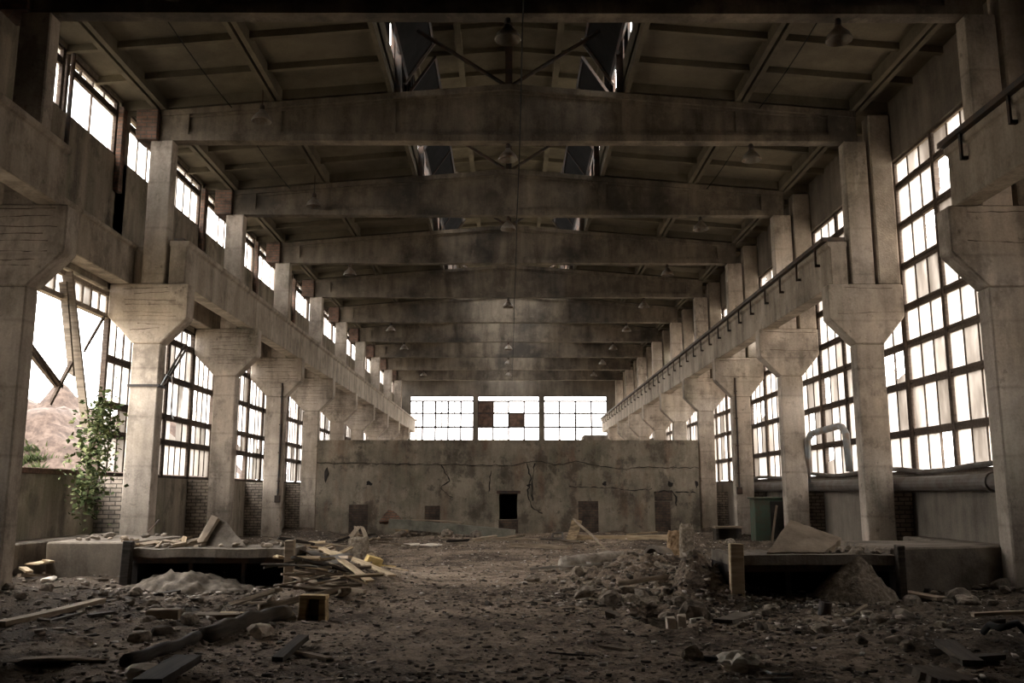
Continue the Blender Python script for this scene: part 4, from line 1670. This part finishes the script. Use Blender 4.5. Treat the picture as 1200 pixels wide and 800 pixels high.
# ---- along the partition ------------------------------------------------
a = Y(457, 613, 36.6); b = Y(603, 633, 35.6)
b.z = tz(b.x, b.y) + .1
board('fallen_girder', a, b, .34, .36, M['greybeam'], 'long grey-green beam lying raised at its left end before the partition', 'beam', None, 0, .1)
board('plank', a + Vector((.8, .5, .12)), Vector((-1.9, 36.9, .52)), .2, .05, M['wood'], 'grey plank lying behind the long grey-green beam')
a = Y(446, 612, 36.9)
slab_quad('brick_fragment', (Y(444, 611, 36.9), Y(472, 609, 36.9), Y(462, 599, 37.1), Y(455, 597, 37.1)), .3, M['brickred'], 'red broken masonry wedge behind the raised end of the long beam', .02, 8, 'masonry')
board('pale_board', Y(464, 622, 36.0), Y(478, 622, 36.0), .2, .12, M['palewood'], 'pale wooden block under the raised end of the long beam')
rr = random.Random(9)
for i in range(16):
    px = rr.choice((rr.uniform(395, 460), rr.uniform(490, 600), rr.uniform(595, 670)))
    c = G(px, rr.uniform(629, 637), .1)
    an = rr.gauss(0, .35)
    ln = rr.uniform(.3, .9)
    d = Vector((math.cos(an) * ln, math.sin(an) * ln, rr.uniform(-.05, .15)))
    zz = tz(c.x, c.y) + .1
    p = Vector((c.x, min(c.y, 37.6), zz))
    board('board', p - d, p + d, rr.uniform(.1, .22), .05, M['wood'] if rr.random() < .6 else M['darkwood'], 'loose board in the debris along the foot of the partition', 'board', 'boards along the partition', rr.uniform(-.3, .3))
# fan of boards leaning at the left
for i, (xa, xb) in enumerate(((409, 421), (423, 417), (430, 424))):
    board('board', GZ(xa, 634, .03), Y(xb, 617, 37.0), .16, .04, M['wood'], 'grey board of the small leaning fan before the left part of the partition', 'board', 'leaning fan of boards', .3)
p0 = GZ(487, 639, .02); 
for i, (px, py) in enumerate(((481, 638), (505, 638), (735, 632))):
    c = GZ(px, py, .03)
    slab('paper_sheet', c, (.55, .5, .03), (.05, -.04, i), M['paper'], 'pale crumpled sheet on the floor before the long beam' if i < 2 else 'pale flat sheet on the floor right of the leaning panel', i, 'sheet')
    if i < 2: bpy.context.scene.objects[-1 if False else len(bpy.context.scene.objects) - 1]['group'] = 'pale sheets before the long beam'
# right of the opening
q = G(671, 638, 0)
slab_quad('wooden_board', (Y(662, 637, 33.2), Y(674, 638, 33.1), Y(682, 610, 33.5), Y(671, 607, 33.6)), .05, M['palewood'], 'pale wooden panel standing tilted before the partition', .01, 3, 'panel')
pole('slanting_pole', Y(672, 608, 32.9), GZ(718, 650, .03), .045, M['wood'], 'pole slanting from the top of the pale panel down to the rubble')
r0 = empty('metal_trestle', GZ(651, 640), 'small bent metal trestle standing left of the pale panel', 'trestle')
m = MB()
A = Y(643, 641, 32.0); B = Y(648, 625, 32.3); C = Y(659, 624, 32.3); D = Y(660, 640, 32.0)
A.z = tz(A.x, A.y); D.z = tz(D.x, D.y)
m.tube([A, B, C, D], .03, 6); m.build('tube_frame', M['pipe'], r0, origin=r0.location)
m = MB(); m.tube([A.lerp(B, .4) + Vector((0, .3, 0)), D.lerp(C, .4) + Vector((0, .3, 0))], .025, 6); m.build('cross_bar', M['pipe'], r0, origin=r0.location)
m = MB(); m.tube([B, B + Vector((0, .5, -.5))], .025, 6); m.tube([C, C + Vector((0, .5, -.5))], .025, 6); m.build('rear_legs', M['pipe'], r0, origin=r0.location)
a = Y(676, 631, 33.6); b = Y(792, 630, 33.2)
a.z = max(a.z, .05); b.z = max(b.z, .05)
board('squared_timber', a, b, .3, .24, M['palewood'], 'long pale timber beam lying level between the panel and the two stumps', 'beam', None, 0, .1)
board('squared_timber', GZ(600, 638, .08), GZ(668, 641, .08), .3, .12, M['wood'], 'grey timber lying left of the small trestle', 'beam', None, 0, .1)
board('board', Y(735, 626, 36), Y(770, 623, 36.2), .12, .05, M['palewood'], 'pale thin board resting behind the long pale beam')
s1 = G(793, 654, 0); s1.z = tz(s1.x, s1.y) - .05
stump('timber_stump', s1 + Vector((0, .2, 0)), .2, .2, .72, M['stump'], 'orange-brown timber stump at the right end of the long pale beam', 12, .5)
s2 = G(806, 657, 0); s2.z = tz(s2.x, s2.y) - .05
stump('timber_stump', s2 + Vector((0.02, .15, 0)), .19, .2, .92, M['straw'], 'taller splintered grey stump behind the right rubble heap', 13, .5)
# pale roll and concrete pipe piece
m = MB()
pts, rs = [], []
for i in range(13):
    u = i / 12
    pts.append(((u - .5) * 1.45, .03 * math.sin(i), .02 * math.cos(i * 2)))
    rs.append(.17 * (1 + .12 * math.sin(i * 1.7)) * (.75 if i in (0, 12) else 1))
m.tube(pts, rs, 12)
o = m.build('cloth_roll', M['sack'], smooth=True)
place(o, GZ(664, 660, .14), GZ(726, 662, .16))
tag(o, 'pale rolled-up bundle lying at the left end of the right rubble heap', 'roll')
m = MB()
m.lathe([(.22, -.3), (.25, -.28), (.25, .28), (.22, .3), (.16, .3), (.15, .25), (.15, -.25), (.16, -.3), (.22, -.3)], n=20)
o = m.build('concrete_pipe', M['block'], smooth=False)
pc = GZ(772, 652, .2)
o.location = pc
o.rotation_euler = (PI / 2 - .15, 0, -.75)
tag(o, 'short broken pipe with a dark mouth on top of the right rubble heap', 'pipe')
pole('round_pole', GZ(724, 662, .3), GZ(838, 675, .12), .04, M['wood'], 'long thin pole lying across the top of the right rubble heap')
pole('round_pole', GZ(622, 666, .03), GZ(706, 670, .1), .028, M['darkwood'], 'thin dark stick reaching from the right rubble heap onto the path')
pole('round_pole', GZ(768, 660, .1), GZ(836, 684, .03), .05, M['straw'], 'thick dusty branch on the right flank of the right rubble heap', 'branch')
B_((712, 719), .04, (744, 723), .03, .3, .09, M['block'], 'flat grey stone slab on the dirt left of the small pit', 'slab', None, 0, 'stone_slab')
B_((846, 706), .02, (872, 720), .03, .26, .06, M['block'], 'flat dusty slab lying below the pale post of the right pit frame', 'slab', None, 0, 'stone_slab')
B_((758, 700), .05, (786, 697), .05, .32, .06, M['straw'], 'small dusty slab at the foot of the right rubble heap', 'slab', None, 0, 'stone_slab')
B_((704, 757), .0, (740, 762), .0, .1, .03, M['wood'], 'flat thin board on the dirt below the small pit')
B_((640, 764), .01, (700, 768), .01, .03, .02, M['darkwood'], 'thin dark lath on the dirt in the right middle of the floor')
B_((818, 769), .02, (892, 777), .02, .05, .03, M['darkwood'], 'dark rod behind the crumpled white paper')
# bricks lining the small pit
for i, (px, py, dz) in enumerate(((788, 741, -.1), (795, 740, -.12), (801, 742, -.1), (783, 727, -.03), (790, 731, -.05))):
    p = G(px, py, 0); zz = tz(p.x, p.y)
    m = MB(); m.obox((0, 0, 0), (.11, .13, .22 if i < 3 else .1), (R.uniform(-.1, .1), R.uniform(-.1, .1), R.uniform(-.3, .3)), .012)
    o = m.build('brick', M['palechunk'] if i != 1 else M['straw'], bevel=.01)
    o.location = (p.x, p.y + .1, zz + .06)
    tag(o, 'pale brick standing in the rim of the small pit', 'brick', 'bricks in the pit rim')
m = MB()
m.rock((0, 0, 0), (.22, .18, .11), 77, .9, 3)
o = m.build('crumpled_paper', M['paper']); o.location = GZ(868, 779, .04)
tag(o, 'crumpled white paper on the dirt in the right foreground', 'paper')
for i, (px, py, r_) in enumerate(((850, 776, .06), (863, 766, .07))):
    chunk('stone', GZ(px, py, .03), (r_, r_, r_ * .7), M['palechunk'], 'small pale stone beside the crumpled white paper', 'stones by the paper', 'stone')
m = MB()
m.lathe([(0, 0), (.085, 0), (.09, .01), (.09, .19), (.085, .2), (.075, .2), (.07, .03), (0, .03)], n=18)
o = m.build('tin_can', M['steel'], smooth=False); o.location = GZ(966, 721, .0); o.rotation_euler = (.1, .12, 0)
tag(o, 'small dark tin can standing before the earth mound at the right', 'can')
# right foreground
B_((1106, 752), .08, (1140, 776), .05, .2, .06, M['darkwood'], 'dark plank sloping in the right foreground')
B_((1118, 772), .05, (1172, 768), .05, .14, .05, M['darkwood'], 'dark board meeting the sloping plank in the right foreground')
B_((1058, 694), .03, (1105, 702), .03, .22, .05, M['wood'], 'short grey board before the right foundation block')
B_((1112, 770), .02, (1090, 757), .04, .1, .05, M['darkwood'], 'short dark offcut beside the sloping plank')
B_((998, 724), .02, (1024, 726), .02, .07, .04, M['darkwood'], 'dark stick on the dirt right of the tin can')
B_((996, 722), .02, (1015, 709), .06, .05, .03, M['wood'], 'pale splinter of wood behind the dark stick right of the can')
B_((1140, 720), .04, (1200, 712), .05, .1, .05, M['wood'], 'grey board at the right picture edge')
pts = [GZ(1152, 741, .03), GZ(1160, 732, .15), GZ(1170, 727, .26), GZ(1180, 725, .3), GZ(1192, 730, .22), GZ(1206, 736, .1)]
m = MB(); m.tube(pts, .035, 8)
tag(m.build('rubber_hose', M['cable'], origin=pts[0], smooth=True), 'dark stiff hose arching over the dirt at the right edge', 'hose')
slab('plaster_plate', GZ(1103, 793, .06), (.55, .36, .07), (.22, .1, .5), M['block'], 'pale plate of plaster lying at the bottom right', 8, 'plate')
m = MB(); m.tube([GZ(888, 782, .02), GZ(905, 786, .05), GZ(925, 789, .05), GZ(930, 793, .02), GZ(905, 795, .02), GZ(880, 796, .02)], .012, 6)
tag(m.build('wire_coil', M['bluepipe'], origin=GZ(905, 790)), 'thin pale wire loop on the dirt at the bottom right', 'wire')
m = MB(); pts = [GZ(900 + 5 * math.cos(t), 709 - 8 * math.sin(t), .05 + .0 * t) for t in [i * .5 for i in range(8)]]
# pale litter at left wall
chunk('stone', GZ(57, 677, .03), (.16, .12, .06), M['paper'], 'white crumpled scrap at the foot of the left foundation block', None, 'paper')
chunk('plaster_piece', GZ(68, 774, .03), (.45, .2, .05), M['slab'], 'flat pinkish plaster piece on the dark dirt at the bottom left', None, 'plaster')
chunk('plaster_piece', GZ(172, 790, .05), (.22, .2, .09), M['palechunk'], 'pale lump of plaster beside the dark plank at the bottom left', None, 'plaster')
chunk('plaster_piece', GZ(307, 742, .05), (.24, .14, .1), M['palechunk'], 'pale lump of plaster below the charred log', None, 'plaster')
m = MB(); p = G(188, 728, 0); m.obox((0, 0, 0), (.42, .2, .14), (0, 0, .1), .012)
o = m.build('brick', M['slab'], bevel=.012); o.location = (p.x, p.y + .1, tz(p.x, p.y) + .06)
tag(o, 'single pale block of brick lying on the dirt left of the thick plank', 'brick')
m = MB(); p = G(548, 775, 0)
chunk('stone', GZ(549, 773, .02), (.07, .05, .03), M['palechunk'], 'small white scrap alone in the middle of the path', None, 'paper')

# ---- rubble -------------------------------------------------------------
def zone(n, fx, fy, s0, s1, label, group, mats=('rubbleheap',), dz=.3, seed=0, fz=None):
    rr = random.Random(seed)
    for i in range(n):
        px, py = fx(rr), fy(rr)
        s_ = s0 + (s1 - s0) * rr.random() ** 2.2
        if fz:
            p = fz(px, py, rr)
        else:
            p = GZ(px, py, 0)
        p.x = max(-8.75, min(8.85, p.x))
        p.z += s_ * dz
        chunk('rubble_chunk', p, (s_ * rr.uniform(.8, 1.3), s_ * rr.uniform(.7, 1.1), s_ * rr.uniform(.5, .85)), M[rr.choice(mats)], label, group)


zone(66, lambda r: r.gauss(752, 45), lambda r: r.gauss(681, 14), .05, .22, 'broken lump of rubble in the heap on the right of the path', 'lumps in the right heap', ('rubbleheap', 'rubbleheap', 'rubbleheap', 'straw'), .35, 1)
zone(16, lambda r: r.uniform(640, 720), lambda r: r.uniform(664, 684), .03, .1, 'small stone trailing from the right heap onto the path', 'stones trailing from the right heap', ('rubbleheap',), .3, 12)
zone(42, lambda r: r.uniform(870, 1110), lambda r: r.triangular(703, 770, 725), .03, .15, 'broken stone scattered before the right pit frame', 'stones before the right pit frame', ('rubbleheap', 'rubbleheap', 'rubble'), .3, 2)
zone(30, lambda r: r.uniform(1065, 1190), lambda r: r.uniform(680, 712), .06, .24, 'lump of rubble between the right foundation block and the nearest right column', 'lumps by the right wall', ('rubbleheap', 'rubble'), .35, 3)
zone(36, lambda r: r.uniform(150, 345), lambda r: r.triangular(694, 755, 705), .03, .15, 'broken stone scattered before the left pit frame', 'stones before the left pit frame', ('rubbleheap', 'rubble'), .3, 4)
zone(20, lambda r: r.uniform(130, 330), lambda r: 0, .04, .13, 'crumbled stone lying on top of the left pit frame', 'stones on the left pit frame', ('rubbleheap', 'palechunk', 'straw'), .3, 5,
     lambda px, py, r: Vector((-6.7 + (px - 130) / 200 * 2.6, ly + r.uniform(.15, 1.3), .72)))
zone(10, lambda r: r.uniform(0, 1), lambda r: 0, .04, .12, 'crumbled stone lying on top of the right pit frame', 'stones on the right pit frame', ('rubbleheap', 'straw'), .3, 6,
     lambda px, py, r: Vector((4.7 + px * 1.4, ry + r.uniform(.2, 1.25), .74)))
zone(28, lambda r: r.gauss(505, 42), lambda r: r.uniform(624, 636), .08, .26, 'dark lump of rubble around the long grey-green beam', 'lumps around the long beam', ('rubbleheap', 'rubble'), .4, 7,
     lambda px, py, r: Vector((G(px, 632, .1).x, r.uniform(34.6, 37.6), .02)))
zone(16, lambda r: r.uniform(815, 870), lambda r: r.uniform(632, 650), .06, .2, 'lump of rubble on the floor behind the pale post of the right pit frame', 'lumps behind the pale post', ('rubbleheap', 'straw'), .35, 8)
zone(12, lambda r: r.uniform(0, 70), lambda r: r.uniform(655, 700), .05, .16, 'lump of rubble in the litter by the nearest left column', 'lumps by the nearest left column', ('rubbleheap', 'rubble'), .35, 9)
zone(9, lambda r: r.uniform(265, 330), lambda r: r.uniform(598, 622), .1, .32, 'dark lump of rubble by the left wall beyond the pit frame', 'lumps by the far left wall', ('rubble',), .4, 10,
     lambda px, py, r: Vector((r.uniform(-8.0, -6.4), r.uniform(23, 31), .1)))
zone(13, lambda r: r.uniform(690, 800), lambda r: r.triangular(700, 750, 715), .03, .10, 'small stone strewn around the small pit', 'stones around the small pit', ('rubbleheap', 'palechunk'), .3, 11)

rr = random.Random(77)
for i in range(12):
    s_ = rr.uniform(.04, .11)
    chunk('stone', Vector((-7.75 + rr.uniform(-.6, .6), ly + 1.75 + rr.uniform(-1.1, .9), .81 + s_ * .4)), (s_ * 1.3, s_, s_ * .6), M[rr.choice(('rubbleheap', 'slab', 'rubble'))],
          'crumbled stone lying on the left foundation block', 'stones on the left foundation block', 'stone')
# small chips nobody could count
def chips(name, n, fx, fy, s0, s1, mat, label, seed):
    g = np.random.default_rng(seed)
    x, y = fx(g, n), fy(g, n)
    x = np.clip(x, -8.85, 8.85)
    z = terrain(x, y)
    s_ = s0 + (s1 - s0) * g.random(n) ** 3
    base = np.array([(-1, -1, -1), (1, -1, -1), (1, 1, -1), (-1, 1, -1), (-1, -1, 1), (1, -1, 1), (1, 1, 1), (-1, 1, 1)], float)
    v = base[None] * (1 + g.uniform(-.45, .35, (n, 8, 3))) * (s_[:, None, None] * np.stack([g.uniform(.6, 1.6, n), g.uniform(.4, 1, n), g.uniform(.2, .6, n)], 1)[:, None, :])
    a = g.uniform(0, 6.28, n)
    ca, sa = np.cos(a)[:, None], np.sin(a)[:, None]
    tl = g.uniform(-.5, .5, n)[:, None]
    X_ = v[..., 0] * ca - v[..., 1] * sa + x[:, None]
    Y_ = v[..., 0] * sa + v[..., 1] * ca + y[:, None]
    Z_ = v[..., 2] + v[..., 0] * tl * .5 + z[:, None] + (s_ * .2)[:, None]
    co = np.stack([X_, Y_, Z_], 2).reshape(-1, 3)
    fb = np.array([(0, 3, 2, 1), (4, 5, 6, 7), (0, 1, 5, 4), (1, 2, 6, 5), (2, 3, 7, 6), (3, 0, 4, 7)])
    f = (fb[None] + 8 * np.arange(n)[:, None, None]).reshape(-1, 4)
    me = bpy.data.meshes.new(name)
    me.vertices.add(len(co)); me.vertices.foreach_set('co', co.ravel())
    me.loops.add(f.size); me.loops.foreach_set('vertex_index', f.ravel().astype(np.int32))
    me.polygons.add(len(f)); me.polygons.foreach_set('loop_start', np.arange(0, f.size, 4)); me.polygons.foreach_set('loop_total', np.full(len(f), 4))
    me.update(calc_edges=True)
    me.materials.append(mat)
    o = bpy.data.objects.new(name, me); COL.objects.link(o)
    return tag(o, label, 'gravel', None, 'stuff')


chips('gravel', 34000, lambda g, n: g.uniform(-9, 9, n), lambda g, n: 8 + 30 * g.random(n) ** 1.9, .005, .032, M['chips'], 'fine chips and gravel strewn over the whole dirt floor', 31)
chips('debris', 5000, lambda g, n: np.where(g.random(n) < .5, g.normal(HEAP.x + .2, 1.4, n), g.choice([-5.4, 5.2], n) + g.normal(0, 1.3, n)), lambda g, n: g.normal(15.2, 1.9, n), .01, .06, M['chips'], 'crumbled debris thickly strewn over the heaps before the pit frames', 32)

# ------------------------------------------------------------------ light: an overcast sky, brighter overhead
wd = bpy.data.worlds.new('overcast')
scn.world = wd
wd.use_nodes = True
nt = wd.node_tree
bg = nt.nodes['Background']
tc = nt.nodes.new('ShaderNodeTexCoord')
sp_ = nt.nodes.new('ShaderNodeSeparateXYZ')
nt.links.new(tc.outputs['Generated'], sp_.inputs[0])
cr_ = ramp(nt, [(0, (.30, .285, .275)), (.25, (.5, .48, .46)), (1, (1, .965, .93))])
nt.links.new(sp_.outputs[2], cr_.inputs[0])
nt.links.new(cr_.outputs[0], bg.inputs[0])
bg.inputs[1].default_value = 26.0
scn.cycles.use_denoising = True
scn.cycles.max_bounces = 10
scn.cycles.diffuse_bounces = 6
scn.cycles.transparent_max_bounces = 16
scn.cycles.sample_clamp_indirect = 20
scn.view_settings.view_transform = 'Standard'
scn.view_settings.look = 'None'
scn.view_settings.gamma = 1
scn.view_settings.use_curve_mapping = False
scn.view_settings.exposure = 0
